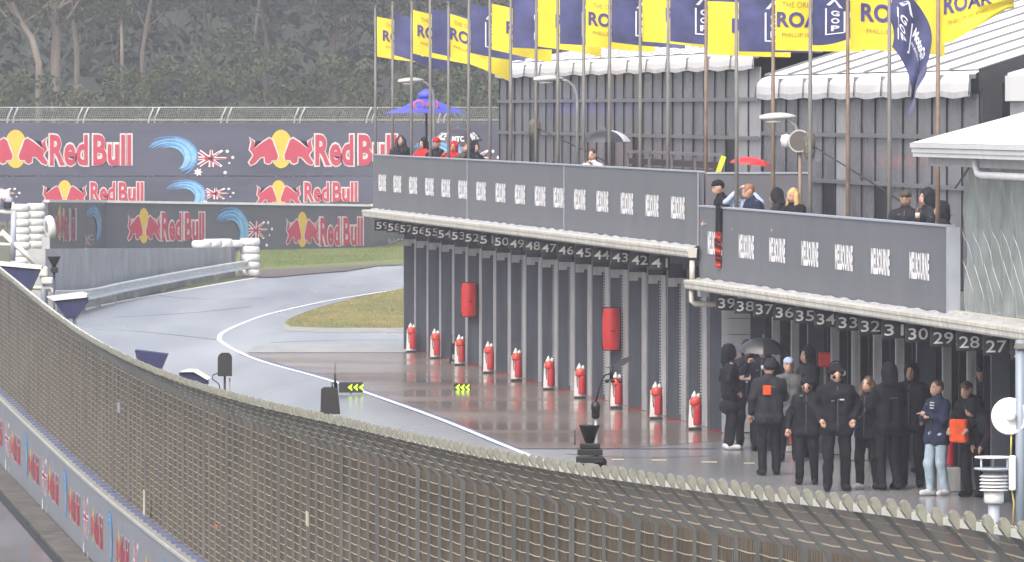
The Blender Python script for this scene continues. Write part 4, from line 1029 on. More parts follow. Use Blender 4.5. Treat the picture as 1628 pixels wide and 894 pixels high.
# ------------------------------------------------------------------ lower sponsor wall in three lengths
SW = thing('sponsor_wall', 'low grey sponsor wall with white coping bending behind the tyre barrier', 'wall', (0,0,0))
M_SW = mat('grey_sponsor_banner', (.085,.088,.10), .45, var=.12, scale=.6, bump=.1, bscale=1.5)
KN = [(76, 276, 2.28), (168, 296, 2.02), (590, 309, 1.70), (668, 336, 1.62), (760, 345, 1.6)]
pts = [(W(px, 0, D).x, D, zt) for px, D, zt in KN]
panels = []
for i in range(len(pts)-1):
    a, b = pts[i], pts[i+1]; A = Vector((a[0],a[1],0)); B = Vector((b[0],b[1],0)); t_ = (B-A).normalized(); nr = Vector((t_.y,-t_.x,0))
    mb = MB(); th = -nr*.12
    mb.add([A, B, B+Vector((0,0,b[2])), A+Vector((0,0,a[2])), A+th, B+th, B+th+Vector((0,0,b[2])), A+th+Vector((0,0,a[2]))], [(0,1,2,3),(7,6,5,4),(0,4,5,1),(1,5,6,2),(2,6,7,3),(3,7,4,0)])
    P = mb.build('banner', M_SW, SW)
    mb = MB(); h0 = Vector((0,0,a[2]+.003)); h1 = Vector((0,0,b[2]+.003)); u = Vector((0,0,.09)); f_ = nr*.06
    mb.add([A+h0+f_, B+h1+f_, B+h1+f_+u, A+h0+f_+u, A+h0+th, B+h1+th, B+h1+th+u, A+h0+th+u], [(0,1,2,3),(7,6,5,4),(0,4,5,1),(1,5,6,2),(2,6,7,3),(3,7,4,0)])
    mb.build('coping', mat('white_coping', (.74,.74,.72), .5, var=.1), P)
    def fw(px, row, l=0.0, A=A, t_=t_, nr=nr):
        # point of the wall plane under a given column, at the height of a given row
        k = (px - 814.0)/FOC; q = (k*A.y - A.x)/(t_.x - k*t_.y); p = A + t_*q; p.z = CAM_H - (row*-1 - HOR)*p.y/FOC; return p + nr*l
    panels.append((P, fw))
P, fw = panels[0]; art_bulls(fw, 94, -356, 9, 46, P, .02); art_word(fw, 100, 120, -384, -332, P, .02); art_wave(fw, 146, -360, 14, 34, P, .02); art_flag(fw, 140, -382, 5, 10, P, .02)
P, fw = panels[1]
for c in (228, 480): art_bulls(fw, c, -(360 if c < 300 else 366), 26, 47, P, .02); art_word(fw, c+27, c+97, -(384 if c < 300 else 392), -(337 if c < 300 else 345), P, .02)
art_wave(fw, 366, -368, 28, 38, P, .02); art_flag(fw, 408, -366, 15, 16, P, .02)
P, fw = panels[2]; art_wave(fw, 648, -384, 14, 22, P, .02); art_flag(fw, 626, -388, 10, 10, P, .02)

# ------------------------------------------------------------------ concrete wall, guard rail, tyre stacks
CW = thing('concrete_wall', 'bare grey concrete wall tapering towards the white tyre stack', 'wall', (0,0,0))
M_BARE = mat('bare_concrete', (.33,.335,.34), .55, var=.25, scale=.8, bump=.15, bscale=8, streak=.15)
cwp = [(72, 204, 396), (180, 224, 395.5), (290, 243, 395), (374, 256, 394)]
for i in range(3):
    (pa, Da, ya), (pb, Db, yb) = cwp[i], cwp[i+1]; A = W(pa, ya, Da); B = W(pb, yb, Db); t_ = (B-A).normalized(); dn = Vector((-.45,.06,0)); g = t_*.012
    vs = [Vector((A.x,A.y,-.02))+g, Vector((B.x,B.y,-.02))-g, B-g, A+g]; vs = vs + [v+dn for v in vs]
    mb = MB(); mb.add(vs, [(0,1,2,3),(7,6,5,4),(0,4,5,1),(1,5,6,2),(2,6,7,3),(3,7,4,0)]); mb.build('wall_block', M_BARE, CW)
GR = thing('guard_rail', 'galvanised guard rail running in front of the bare concrete wall', 'guard rail', (0,0,0))
rp = [(60,470,203),(120,468,213),(186,454.5,225),(290,435,243),(384,419.5,257)]
path = smooth_line([W(x,y,D) + Vector((.34,-.5,0)) for x,y,D in rp], 5)
prof = [(-.0,.155),(.05,.14),(.05,.10),(.015,.055),(-.0,.03),(-.0,-.03),(.015,-.055),(.05,-.10),(.05,-.14),(-.0,-.155)]
vs = []; n = len(prof)
for p in path: vs += [p + Vector((q*2.0,-q*.5,h)) for q, h in prof]
mb = MB(); mb.add(vs, [(i*n+k, i*n+k+1, (i+1)*n+k+1, (i+1)*n+k) for i in range(len(path)-1) for k in range(n-1)], 0, False); o = mb.build('beam', mat('galvanised_rail', (.66,.67,.66), .35, metal=.35, var=.15, scale=1.5), GR, fix=False)
for p in path[1::2]:
    mb = MB(); mb.box((p.x-.17,p.y+.0,0),(p.x-.03,p.y+.12,p.z+.12)); mb.build('post', M_STEEL, GR)
M_TYRE = mat('white_painted_tyre', (.66,.66,.64), .5, var=.12, scale=3, streak=.2)
TY = MB(); TY.lathe([(.17,.02),(.27,.0),(.315,.03),(.335,.09),(.335,.165),(.315,.225),(.27,.255),(.17,.235),(.16,.20),(.16,.05),(.17,.02)], (0,0,0), 20); TY_M = TY.mesh('tyre', M_TYRE)
def tyre_stack(px, D, z, n, lab, sc=1.0):
    t = thing('tyre_stack', lab, 'tyres', (W(px,0,D).x, D, z), 0, 'white tyre stacks')
    for i in range(n): o = obj('tyre', TY_M, t, (random.uniform(-.02,.02), random.uniform(-.02,.02), i*.258*sc), random.uniform(0,3)); o.scale = (sc, sc, sc)
tyre_stack(397, 255.5, .01, 5, 'white tyre stack of five at the end of the guard rail', 1.02)
for i, px in enumerate((320, 337, 354, 371)):
    D = 249 + i*2.0; zt = Z_at(395, D) if px < 374 else Z_at(394, D)
    t = thing('painted_tyre', 'single white tyre lying on top of the bare concrete wall', 'tyre', (W(px,0,D).x, D+.3, zt + .012 + .02*(i % 2)), i*.7, 'single tyres on the concrete wall')
    o = obj('tyre', TY_M, t); o.scale = (1, 1, .95 + .12*(i % 3))
tyre_stack(33, 262, .03, 9, 'tall white tyre stack beside the white gantry', 1.02)
tyre_stack(57, 264, .03, 9, 'tall white tyre stack against the bending sponsor wall', 1.02)
p = W(73, 362, 261); t = thing('painted_tyre', 'white tyre standing on edge against the tall tyre stacks', 'tyre', (p.x, p.y, p.z)); o = obj('tyre', TY_M, t); o.rotation_euler = (.2, math.radians(82), .5); o.scale = (1.2,1.2,1.1)
mb = MB(); mb.box((-.14,-.2,-p.z+.03),(.14,.2,-.32)); mb.build('support_block', M_BARE, t)
# ================================================================== things along the pit side of the fence
M_WS = mat('white_steel_paint', (.62,.61,.55), .4, var=.1)
M_HOOD = mat('navy_monitor_hood', (.020,.025,.08), .5, var=.15)
def hood(poly, D, depth, lab, top=None, base=None):
    # tapered monitor hood on a post: outline in photo pixels at depth D
    pts = [W(x, y, D) for x, y in poly]; cx = sum(p.x for p in pts)/len(pts)
    t = thing('monitor_hood', lab, 'hood', (cx, D, .0), 0, 'hoods of the pit wall stands')
    o = t.location.copy()
    mb = MB(); mb.prism([(p.x-o.x, p.z) for p in pts], (0,depth,0)); mb.build('shell', M_HOOD, t)
    zb = min(p.z for p in pts)
    mb = MB(); mb.tube([(0,depth/2,.0),(0,depth/2,zb+.02)], .03, 8); mb.build('post', M_WS, t)
    if top:
        q = [W(x, y, D-.01) for x, y in top]; mb = MB(); mb.prism([(p.x-o.x, p.z) for p in q], (0,depth+.06,0), 0, (0,-.04,0)); mb.build('roof_sheet', mat('pale_roof_sheet', (.68,.66,.58), .4), t)
hood([(-25,421),(63,429),(46,466),(-25,470)], 125, .5, 'navy hood under the white gantry beam', [(-25,414),(66,423),(66,428.4),(-25,420.4)])
hood([(86,479),(138,474),(137,482),(120,507),(106,507)], 111, .45, 'navy hood with a pale roof sheet by the slim black post', [(74,472),(128,465),(138,468),(138,473),(86,478.4)])
hood([(214,557),(266,563.5),(254,592),(222,592)], 91, .4, 'blue tapered hood showing over the fence alone')
hood([(284,593),(308,592),(330,602),(330,612),(290,612)], 84, .35, 'dark flat hood with a yellow edge near the black camera box', [(298,588),(312,589),(333,602),(330,604.5),(308,591.5),(286,592)])
# white gantry
t = thing('signal_gantry', 'white steel gantry with struts and boxes at the pit wall', 'gantry', (W(30,0,126).x, 126, 0)); o = t.location.copy()
def gp_(x, y, D=126): return W(x, y, D) - o
for nm, pl, r in (('beam', [(-20,372),(10,374)], .04), ('strut', [(2,368),(64,426)], .045), ('upright', [(22,335),(20,415)], .05), ('upright', [(-6,330),(-8,470)], .06), ('rail', [(-10,388),(24,390)], .03), ('rail', [(-10,336),(24,338)], .035), ('rail', [(50,458),(80,458),(86,466),(88,500)], .035), ('upright', [(68,440),(70,520)], .04)):
    mb = MB(); mb.tube([gp_(*q) for q in pl], r, 8); mb.build(nm, M_WS if nm != 'upright' else M_CAP, t)
for nm, x0_, y0_, x1_, y1_, m_ in (('box', 61,424,76,440,M_WS), ('camera_housing', -6,302,16,316,M_WS), ('camera_housing', 8,314,20,322,M_CAP), ('bracket', 6,321,18,332,M_BLACK), ('box', 66,441,84,452,M_WS), ('lens', -8,318,2,328,M_CAP)):
    a = gp_(x0_, y1_); b = gp_(x1_, y0_); mb = MB(); mb.bbox((a.x, -.09, a.z), (b.x, .09, b.z), .02); mb.build(nm, m_, t)
mb = MB(); mb.tube([gp_(-8,465), Vector((gp_(-8,465).x, 0, 0.0))], .06, 8); mb.build('column', M_WS, t)
mb = MB(); mb.tube([gp_(70,520), Vector((gp_(70,520).x, 0, 0.0))], .04, 8); mb.build('column', M_WS, t)
# funnel rain gauges on posts
def rain_gauge(px, ytop, D, r, h, lab, post_r=.018):
    c = W(px, ytop, D); t = thing('rain_gauge', lab, 'rain gauge', (c.x, c.y, 0), 0, 'black funnel gauges'); z = c.z
    mb = MB(); mb.lathe([(r*.94,z-.01),(r,z),(r*.97,z-.012),(r*.30,z-h),(r*.26,z-h-.02),(r*.2,z-h-.02)], (0,0,0), 16); mb.build('funnel', M_BLACK, t)
    mb = MB(); mb.tube([(.0,.02,.0),(0,.02,z-h)], post_r, 8); mb.build('post', mat('blue_black_post', (.03,.035,.07), .4), t)
    mb = MB(); mb.bbox((-r*.5,-.05,z-h-.10),(r*.55,.06,z-h-.02), .01); mb.build('body', M_BLACK, t)
    return t
rain_gauge(86, 408, 112, .10, .14, 'small black funnel gauge on a post beside the gantry box')
# round shouldered camera housing
D = 76.5; c = W(357, 580, D); t = thing('camera_box', 'round topped black camera housing on a bracket above the fence', 'camera', (c.x, c.y, FT(D)-.25)); o = t.location
zc = c.z - o.z
mb = MB(); R_ = .07; H_ = .235
mb.prism([(-R_,-H_/2),(R_,-H_/2),(R_,H_/2-.05),(R_*.85,H_/2-.02),(R_*.5,H_/2),(-R_*.5,H_/2),(-R_*.85,H_/2-.02),(-R_,H_/2-.05)], (0,.16,0), 0, (0,0,zc)); mb.build('housing', mat('matt_black_case', (.02,.02,.02), .55, var=.2), t)
mb = MB(); mb.tube([(.0,.05,-.05),(.0,.05,zc-H_/2)], .012, 7); mb.build('stem', M_BLACK, t)
mb = MB(); mb.tube([(.05,.05,-.05),(.05,.05,zc-H_/2-.02)], .009, 6); mb.build('stem', M_STEEL, t)
mb = MB(); mb.tube([(-.07,.05,zc-H_/2+.03),(-.12,.05,zc-H_/2+.01),(-.125,.05,zc-H_/2-.03),(-.06,.05,zc-H_/2-.08),(-.01,.05,-.02)], .006, 5); mb.build('cable', M_BLACK, t)
# antenna box
D = 63.6; c = W(524, 638, D); t = thing('antenna_box', 'tapered black equipment box with short aerial clamped to the fence', 'equipment box', (c.x, c.y, FT(D)-.3)); o = t.location; zc = c.z - o.z
mb = MB(); mb.prism([(-.078,-.11),(.088,-.11),(.066,.10),(.05,.115),(-.05,.115),(-.072,.10)], (0,.14,0), 0, (0,0,zc)); mb.build('case', MATS['matt_black_case'], t)
mb = MB(); mb.tube([(.045,.06,zc+.11),(.045,.06,zc+.23)], .011, 6); mb.tube([(.045,.06,zc+.22),(.045,.06,zc+.32)], .003, 5); mb.build('aerial', M_BLACK, t)
mb = MB(); mb.tube([(.02,.06,zc+.11),(.02,.06,zc+.15),(.06,.06,zc+.15),(.06,.06,zc+.11)], .007, 5); mb.build('carry_handle', M_BLACK, t)
mb = MB(); mb.tube([(0,.07,-.1),(0,.07,zc-.1)], .02, 6); mb.build('stem', M_BLACK, t)
# weather mast with vane, cups, funnel and gearbox
D = 45.2; c = W(947, 600, D); t = thing('weather_mast', 'black weather mast with wind vane, cups and funnel above the fence', 'weather station', (c.x, c.y, FT(D)-.4)); o = t.location.copy()
def wm(x, y): return W(x, y, D) - o
mb = MB(); mb.tube([Vector((wm(948,740).x,0,0)), wm(948,740), wm(947,640)], .012, 8); mb.build('mast', M_STEEL, t)
mb = MB(); mb.lathe([(.0,0),(.022,0),(.024,.01),(.024,.05),(.028,.055),(.028,.075),(.02,.095),(.008,.10)], wm(947,665), 12); mb.build('sensor_body', M_BLACK, t)
mb = MB(); mb.tube([wm(947,640), wm(952,620), wm(958,601), wm(963,596), wm(972,594)], .005, 7); mb.build('gooseneck', M_BLACK, t)
mb = MB(); mb.prism([(wm(959,585).x,wm(959,585).z),(wm(976,583).x,wm(976,583).z),(wm(990,570).x,wm(990,570).z),(wm(1005,566).x,wm(1005,566).z),(wm(1002,573).x,wm(1002,573).z),(wm(992,581).x,wm(992,581).z),(wm(976,586).x,wm(976,586).z)], (0,.008,0)); mb.build('wind_vane', mat('slate_vane', (.04,.042,.05), .5), t)
mb = MB(); mb.tube([wm(972,582), wm(972,602)], .010, 8); mb.build('vane_hub', M_BLACK, t)
for x, y in ((965,606),(974,606),(986,606)):
    mb = MB(); mb.lathe([(0,-.012),(.010,-.010),(.014,0),(.010,.010),(0,.012)], wm(x, y), 10); mb.tube([wm(x,y), wm(974,600)], .003, 5); mb.build('wind_cup', M_BLACK, t)
mb = MB(); mb.lathe([(.064,-.002),(.066,.0),(.063,-.004),(.030,-.092),(.022,-.104),(.022,-.115)], wm(937,676), 16); mb.build('funnel', M_BLACK, t)
for x0_, y0_, x1_, y1_ in ((918,714,958,724),(916,726,960,736),(922,705,954,713),(915,738,930,744)):
    a = wm(x0_, y1_); b = wm(x1_, y0_); mb = MB(); mb.bbox((a.x,-.05,a.z),(b.x,.05,b.z), .004); mb.build('logger_case', M_BLACK, t)
mb = MB(); mb.tube([wm(914,708), wm(914,684)], .004, 5); mb.build('aerial', M_BLACK, t)
mb = MB(); a = wm(956,736); mb.lathe([(.03,-.006),(.036,0),(.03,.006)], a, 12, axis=(.3,-1,0)); mb.build('cable_coil', M_BLACK, t)
# slatted radiation shield
D = 31.9; c = W(1580, 770, D); t = thing('radiation_shield', 'white louvred sensor shield with flat lid above the fence', 'sensor', (c.x, c.y, FT(D)-.3)); o = t.location.copy()
def rs(x, y): return W(x, y, D) - o
zt_ = rs(1580,727).z
mb = MB(); mb.lathe([(.0,zt_+.004),(.080,zt_+.003),(.082,zt_),(.08,zt_-.004),(0,zt_-.004)], (0,0,0), 24); mb.build('lid', mat('white_plastic', (.72,.72,.72), .35, var=.04), t)
z2 = rs(1580,745).z
mb = MB(); mb.lathe([(.0,z2+.004),(.082,z2+.003),(.085,z2-.003),(.06,z2-.010),(.0,z2-.010)], (0,0,0), 24); mb.build('upper_plate', M_CAP, t)
for x in (-.055, .055, 0):
    mb = MB(); mb.tube([(x,-.03 if x else .05,z2),(x,-.03 if x else .05,zt_)], .005, 6); mb.build('spacer', MATS['white_plastic'], t)
mb = MB(); mb.lathe([(.045,z2-.05),(.045,z2-.005)], (0,0,0), 18); mb.build('core', M_STEEL, t)
for i in range(5):
    z = z2 - .030 - i*.0145; mb = MB(); mb.lathe([(.030,z+.004),(.050,z+.004),(.062,z-.003),(.060,z-.006),(.030,z-.002)], (0,0,0), 20); mb.build('louvre', MATS['white_plastic'], t)
z3 = z2 - .098
mb = MB(); mb.lathe([(.0,z3-.05),(.034,z3-.05),(.042,z3-.045),(.042,z3),(.0,z3)], (0,0,0), 18); mb.build('collar', MATS['white_plastic'], t)
mb = MB(); mb.tube([(0,0,0),(0,0,z3-.04)], .025, 10); mb.build('stem', M_CAP, t)
# dish antenna on a blue-grey pole with a cable box
D = 31.4; c = W(1608, 662, D); t = thing('dish_antenna', 'small white dish antenna on a blue grey pole at the fence', 'antenna', (W(1622,0,D).x, D, FT(D)-.3)); o = t.location.copy()
def da(x, y): return W(x, y, D) - o
mb = MB(); mb.tube([(0,.0,0),(0,0,da(1622,541).z)], .020, 12); mb.build('pole', mat('blue_grey_pole', (.22,.26,.31), .4, var=.1), t)
mb = MB(); mb.lathe([(.0,-.004),(.060,-.002),(.070,.006),(.076,.004),(.078,.0),(.074,-.014),(.03,-.020),(0,-.022)], da(1605,662), 28, axis=(-.25,-1,.05)); mb.build('dish', MATS['white_plastic'], t)
mb = MB(); mb.lathe([(0,-.006),(.022,-.006),(.02,.012),(.008,.016),(0,.016)], da(1606,662) + Vector((0,-.02,0)), 14, axis=(-.25,-1,.05)); mb.build('feed', MATS['white_plastic'], t)
mb = MB(); mb.tube([da(1606,662), da(1622,662)], .010, 6); mb.build('mount', M_STEEL, t)
a = da(1603.5,780); b = da(1614.5,724); mb = MB(); mb.bbox((a.x,-.035,a.z),(b.x,-.005,b.z), .006); mb.build('cable_box', MATS['white_plastic'], t)
mb = MB(); mb.tube([da(1608,690), da(1607,724)], .004, 5); mb.tube([da(1609,780), da(1612,800), da(1610,840)], .004, 5); mb.build('cable', mat('yellow_cable', (.5,.42,.15), .5), t)
mb = MB(); a = da(1614,556); b = da(1632,544); mb.bbox((a.x,-.03,a.z),(b.x,.03,b.z), .005); mb.build('clamp', M_STEEL, t)
# ================================================================== people: implicit bodies meshed with surface nets
def surfnet(f, org, h):
    s = f < 0; nx, ny, nz = f.shape; C = (nx-1, ny-1, nz-1)
    acc = np.zeros(C + (3,)); cnt = np.zeros(C)
    def sl(a, b, c): return f[a:a+C[0], b:b+C[1], c:c+C[2]]
    cor = [(i,j,k) for i in (0,1) for j in (0,1) for k in (0,1)]
    for a in cor:
        for ax in range(3):
            if a[ax]: continue
            b = list(a); b[ax] = 1; fa = sl(*a); fb = sl(*b); m = (fa < 0) != (fb < 0)
            t = np.where(m, fa/(fa-fb+1e-12), 0)
            for d in range(3): acc[..., d] += np.where(m, a[d] + (t if d == ax else 0), 0)
            cnt += m
    act = cnt > 0; idx = -np.ones(C, int); idx[act] = np.arange(act.sum())
    ii = np.argwhere(act); vs = org + h*(ii + acc[act]/cnt[act][:, None]); quads = []
    for ax in range(3):
        A = [slice(None)]*3; B = [slice(None)]*3; A[ax] = slice(0,-1); B[ax] = slice(1,None)
        m = s[tuple(A)] != s[tuple(B)]; e = np.argwhere(m); o1, o2 = [(1,2),(2,0),(0,1)][ax]
        ok = (e[:,o1] > 0) & (e[:,o2] > 0) & (e[:,o1] < C[o1]) & (e[:,o2] < C[o2]); e = e[ok]
        if not len(e): continue
        def g(d1, d2):
            q = e.copy(); q[:,o1] -= d1; q[:,o2] -= d2; return idx[q[:,0],q[:,1],q[:,2]]
        Q = np.stack([g(1,1), g(0,1), g(0,0), g(1,0)], 1); ins = s[tuple(A)][e[:,0],e[:,1],e[:,2]]
        Q[~ins] = Q[~ins][:, ::-1]; quads.append(Q)
    return vs, np.concatenate(quads)
def field_mesh(name, prims, h, mats, parent, wr=0.0, seed=0, scale=1.0, extra=None):
    # prims: ('c', a, b, ra, rb) rounded cone, ('e', centre, radii) ellipsoid, leading '-' cuts away
    P = []
    for p in prims:
        if p[0].endswith('c'): P += [np.array(p[1]) - max(p[3:5]), np.array(p[1]) + max(p[3:5]), np.array(p[2]) - max(p[3:5]), np.array(p[2]) + max(p[3:5])] if p[0] == 'c' else []
        elif p[0] == 'e': P += [np.array(p[1]) - p[2], np.array(p[1]) + p[2]]
    P = np.array(P); lo = P.min(0) - .05; hi = P.max(0) + .05; N = np.ceil((hi-lo)/h).astype(int) + 1
    f = np.full(N, .3); ax = [lo[d] + h*np.arange(N[d]) for d in range(3)]
    for p in prims:
        k = .035
        if p[0][-1] == 'c':
            a, b, ra, rb = np.array(p[1], float), np.array(p[2], float), p[3], p[4]; R = max(ra, rb) + .09
            l2, h2 = np.minimum(a,b) - R, np.maximum(a,b) + R
        else:
            c, r = np.array(p[1], float), np.array(p[2], float); l2, h2 = c - r - .09, c + r + .09
        i0 = np.clip(np.floor((l2-lo)/h).astype(int), 0, N); i1 = np.clip(np.ceil((h2-lo)/h).astype(int)+1, 0, N)
        if (i1 <= i0).any(): continue
        S = tuple(slice(i0[d], i1[d]) for d in range(3))
        X, Y, Z = np.meshgrid(ax[0][S[0]], ax[1][S[1]], ax[2][S[2]], indexing='ij')
        if p[0][-1] == 'c':
            d = b - a; L = max(d @ d, 1e-9); t = np.clip(((X-a[0])*d[0] + (Y-a[1])*d[1] + (Z-a[2])*d[2])/L, 0, 1)
            q = np.sqrt((X-a[0]-t*d[0])**2 + (Y-a[1]-t*d[1])**2 + (Z-a[2]-t*d[2])**2) - (ra + (rb-ra)*t)
        else:
            k1 = np.sqrt(((X-c[0])/r[0])**2 + ((Y-c[1])/r[1])**2 + ((Z-c[2])/r[2])**2); q = (k1-1)*r.min()
        F = f[S]
        if p[0][0] == '-': f[S] = np.maximum(F, -q)
        else:
            w = np.clip(.5 + .5*(F-q)/k, 0, 1); f[S] = F*(1-w) + q*w - k*w*(1-w)
    if wr:
        X, Y, Z = np.meshgrid(*ax, indexing='ij'); r = np.random.default_rng(seed)
        for _ in range(5):
            d = r.normal(0, 1, 3)*np.array([26, 26, 20]); f += wr*np.sin(X*d[0] + Y*d[1] + Z*d[2] + r.uniform(0, 6))*.5
    f[0] = f[-1] = .1; f[:,0] = f[:,-1] = .1; f[:,:,0] = f[:,:,-1] = .1
    vs, qs = surfnet(f, lo, h); vs = vs*scale
    V_ = vs.tolist(); Q_ = qs.tolist()
    if extra:
        o = len(V_); V_ += [tuple(np.array(v)*scale) for v in extra.v]; Q_ += [tuple(o+i for i in q) for q in extra.f]
    me = bpy.data.meshes.new(name); me.from_pydata(V_, [], Q_); me.materials.append(mats)
    me.polygons.foreach_set('use_smooth', [True]*len(me.polygons)); me.update()
    return obj(name, me, parent)
M_SKIN = mat('skin', (.42,.25,.18), .5, var=.08, scale=20); M_SKIN2 = mat('skin_tan', (.30,.17,.12), .5, var=.08, scale=20)
def cl(name, c, r=.55, v=.2): return mat('cloth_'+name, c, .75, spec=.12, var=v, scale=9, bump=.3, bscale=30)
K_BLACK = cl('black', (.010,.0105,.013), .42); K_CHAR = cl('charcoal', (.020,.021,.025), .5); K_NAVY = cl('navy', (.02,.026,.055)); K_DNAVY = cl('dark_navy', (.012,.014,.026))
K_GREY = cl('mid_grey', (.10,.10,.105)); K_WHITE = cl('off_white', (.52,.53,.56)); K_PALEB = cl('pale_blue', (.34,.42,.55)); K_RED = cl('red', (.55,.02,.02)); K_JEAN = cl('light_jeans', (.28,.36,.42), .7)
K_OLIVE = cl('brown_olive', (.07,.055,.04)); K_SHOE = cl('shoe_black', (.012,.012,.012)); K_SHOEW = cl('shoe_white', (.45,.46,.48)); K_ORNG = cl('orange', (.60,.08,.02)); K_BLUE = cl('blue_bag', (.04,.06,.22))
H_BLACK = mat('hair_black', (.012,.010,.009), .5, var=.3, scale=40); H_BROWN = mat('hair_brown', (.055,.030,.016), .5, var=.3, scale=40); H_BLOND = mat('hair_blonde', (.45,.30,.12), .5, var=.25, scale=40); H_GING = mat('hair_ginger', (.25,.11,.05), .5, var=.3, scale=40)
ARMS = {  # elbow and wrist for the right arm (mirrored for the left): x, y, z
 'down': ((.25,-.03,1.17),(.26,.05,.93)), 'pocket': ((.27,-.07,1.18),(.20,.09,1.00)), 'fold': ((.25,.07,1.17),(.02,.21,1.20)),
 'front': ((.24,.06,1.18),(.10,.26,1.16)), 'head': ((.30,.16,1.46),(.13,.14,1.66)), 'rail': ((.24,.10,1.20),(.16,.32,1.12)), 'low': ((.26,.0,1.16),(.28,.12,.92)), 'up': ((.27,.14,1.30),(.16,.30,1.44))}
def hand(mb, w, d, side):
    # palm and five tapering fingers continuing the forearm direction
    d = d.normalized(); x = d.cross(Vector((0,0,1)) if abs(d.z) < .8 else Vector((0,1,0))).normalized(); n = d.cross(x)
    mb.tube([w, w + d*.035, w + d*.085], [.026,.036,.034], 8)
    for i, L in enumerate((.062,.074,.070,.055)):
        b = w + d*.078 + x*(-.028 + i*.019); mb.tube([b, b + d*L*.5 + n*.008, b + d*L*.9 + n*.026], [.010,.0095,.007], 6)
    b = w + d*.03 + x*(-.032*side); mb.tube([b, b + d*.035 - x*.022*side + n*.01, b + d*.06 - x*.024*side + n*.024], [.012,.011,.008], 6)
def person(label, loc, yaw, h=1.76, arms=('down','down'), jacket=K_BLACK, trousers=K_BLACK, shoes=K_SHOE, head='hood', hair=H_BLACK, skin=None, lean=0.0, stride=.0, long=False, phones=False, width=1.0, extras=(), seed=0, group=None, hoodm=None, z=0.0, mask=False, legs=True):
    width *= 1.08; q = h/1.76; t = thing('person', label, 'person', (loc[0], loc[1], z), yaw, group); skin = skin or M_SKIN
    cl_, sl_ = math.cos(lean), math.sin(lean)
    def T(p):
        x, y, zz = p
        if zz > .93: dy, dz = y, zz-.93; y = dy*cl_ + dz*sl_; zz = .93 + dz*cl_ - dy*sl_
        return (x*width if zz < 1.52 else x, y, zz)
    def c(a, b, ra, rb, o='c'): return (o, T(a), T(b), ra, rb)
    def e(p, r, o='e'): return (o, T(p), np.array(r))
    st = stride
    J = []; 
    for sd, nm in ((1, arms[0]), (-1, arms[1])):
        E, Wr = ARMS[nm]; E = (E[0]*sd, E[1], E[2]); Wr = (Wr[0]*sd, Wr[1] + (.02 if nm == 'fold' and sd < 0 else 0), Wr[2] + (.04 if nm == 'fold' and sd < 0 else 0)); J.append((sd, (.172*sd,-.01,1.395), E, Wr))
    L = [(sd, (.095*sd,0,.92), (.105*sd, .04+st*sd*.5, .49), (.11*sd, -.02+st*sd, .085)) for sd in (1,-1)]
    headp = [e((0,.01,1.635),(.076,.096,.118)), e((0,.045,1.565),(.052,.055,.055)), c((0,.098,1.645),(0,.118,1.612),.012,.016), e((.078,0,1.63),(.016,.026,.034)), e((-.078,0,1.63),(.016,.026,.034)),
             e((0,.095,1.575),(.026,.016,.012)), e((.034,.112,1.655),(.018,.018,.014),'-e'), e((-.034,.112,1.655),(.018,.018,.014),'-e')]
    body = headp + [c((0,-.015,1.46),(0,0,1.57),.055,.052), c((-.10,0,1.33),(.10,0,1.33),.105,.105), c((-.05,0,1.0),(-.07,0,1.35),.10,.10), c((.05,0,1.0),(.07,0,1.35),.10,.10), c((-.16,-.01,1.42),(.16,-.01,1.42),.055,.055)]
    for sd, S_, E, Wr in J: body += [c(S_, E, .05, .042), c(E, Wr, .042, .030)]
    for sd, Hp, Kn, An in L: body += [c(Hp, Kn, .08, .055), c(Kn, An, .054, .036), c((An[0],An[1]-.03,.05),(An[0]+.02*sd,An[1]+.14,.035),.035,.03)]
    hm = MB()
    for sd, S_, E, Wr in J:
        E2, W2 = Vector(T(E)), Vector(T(Wr)); hand(hm, W2 + (W2-E2).normalized()*.0, W2-E2, sd)
    field_mesh('body', body, .017, skin, t, 0, seed, q, hm)
    # jacket
    jk = [c((-.11,0,1.33),(.11,0,1.33),.135,.135), c((-.07,.0,1.0),(-.09,0,1.36),.135,.13), c((.07,0,1.0),(.09,0,1.36),.135,.13), c((-.145,-.01,1.385),(.145,-.01,1.385),.074,.074), c((-.13,-.015,1.40),(-.03,-.01,1.47),.060,.062), c((.13,-.015,1.40),(.03,-.01,1.47),.060,.062), c((-.08,0,.86 if not long else .72),(.08,0,.86 if not long else .72),.148,.148), c((0,-.01,1.44),(0,0,1.515),.085,.075)]
    for sd, S_, E, Wr in J:
        W3 = tuple(np.array(E) + (np.array(Wr)-np.array(E))*.97); jk += [c(S_, E, .072, .060), c(E, W3, .060, .047)]
    hz_ = (.57 if not long else .40); jk += [('-e', (0, 0, hz_), np.array((.9,.9,.20)))]
    if head == 'hooddown': jk += [c((-.09,-.11,1.47),(.09,-.11,1.47),.055,.055), e((0,-.13,1.42),(.11,.05,.09))]
    field_mesh('jacket', jk, .019, jacket, t, .0075, seed+1, q)
    if legs:
        tr = [c((-.07,0,.93),(.07,0,.93),.125,.125)]
        for sd, Hp, Kn, An in L: tr += [c(Hp, Kn, .103, .078), c(Kn, (An[0],An[1],.10), .078, .066)]
        field_mesh('trousers', tr, .019, trousers, t, .006, seed+2, q)
        for sd, Hp, Kn, An in L:
            field_mesh('shoe', [c((An[0],An[1]-.035,.055),(An[0]+.02*sd,An[1]+.15,.046),.052,.044), c((An[0],An[1],.06),(An[0],An[1],.11),.05,.048)], .016, shoes, t, 0, 0, q)
    hmx = hoodm or jacket
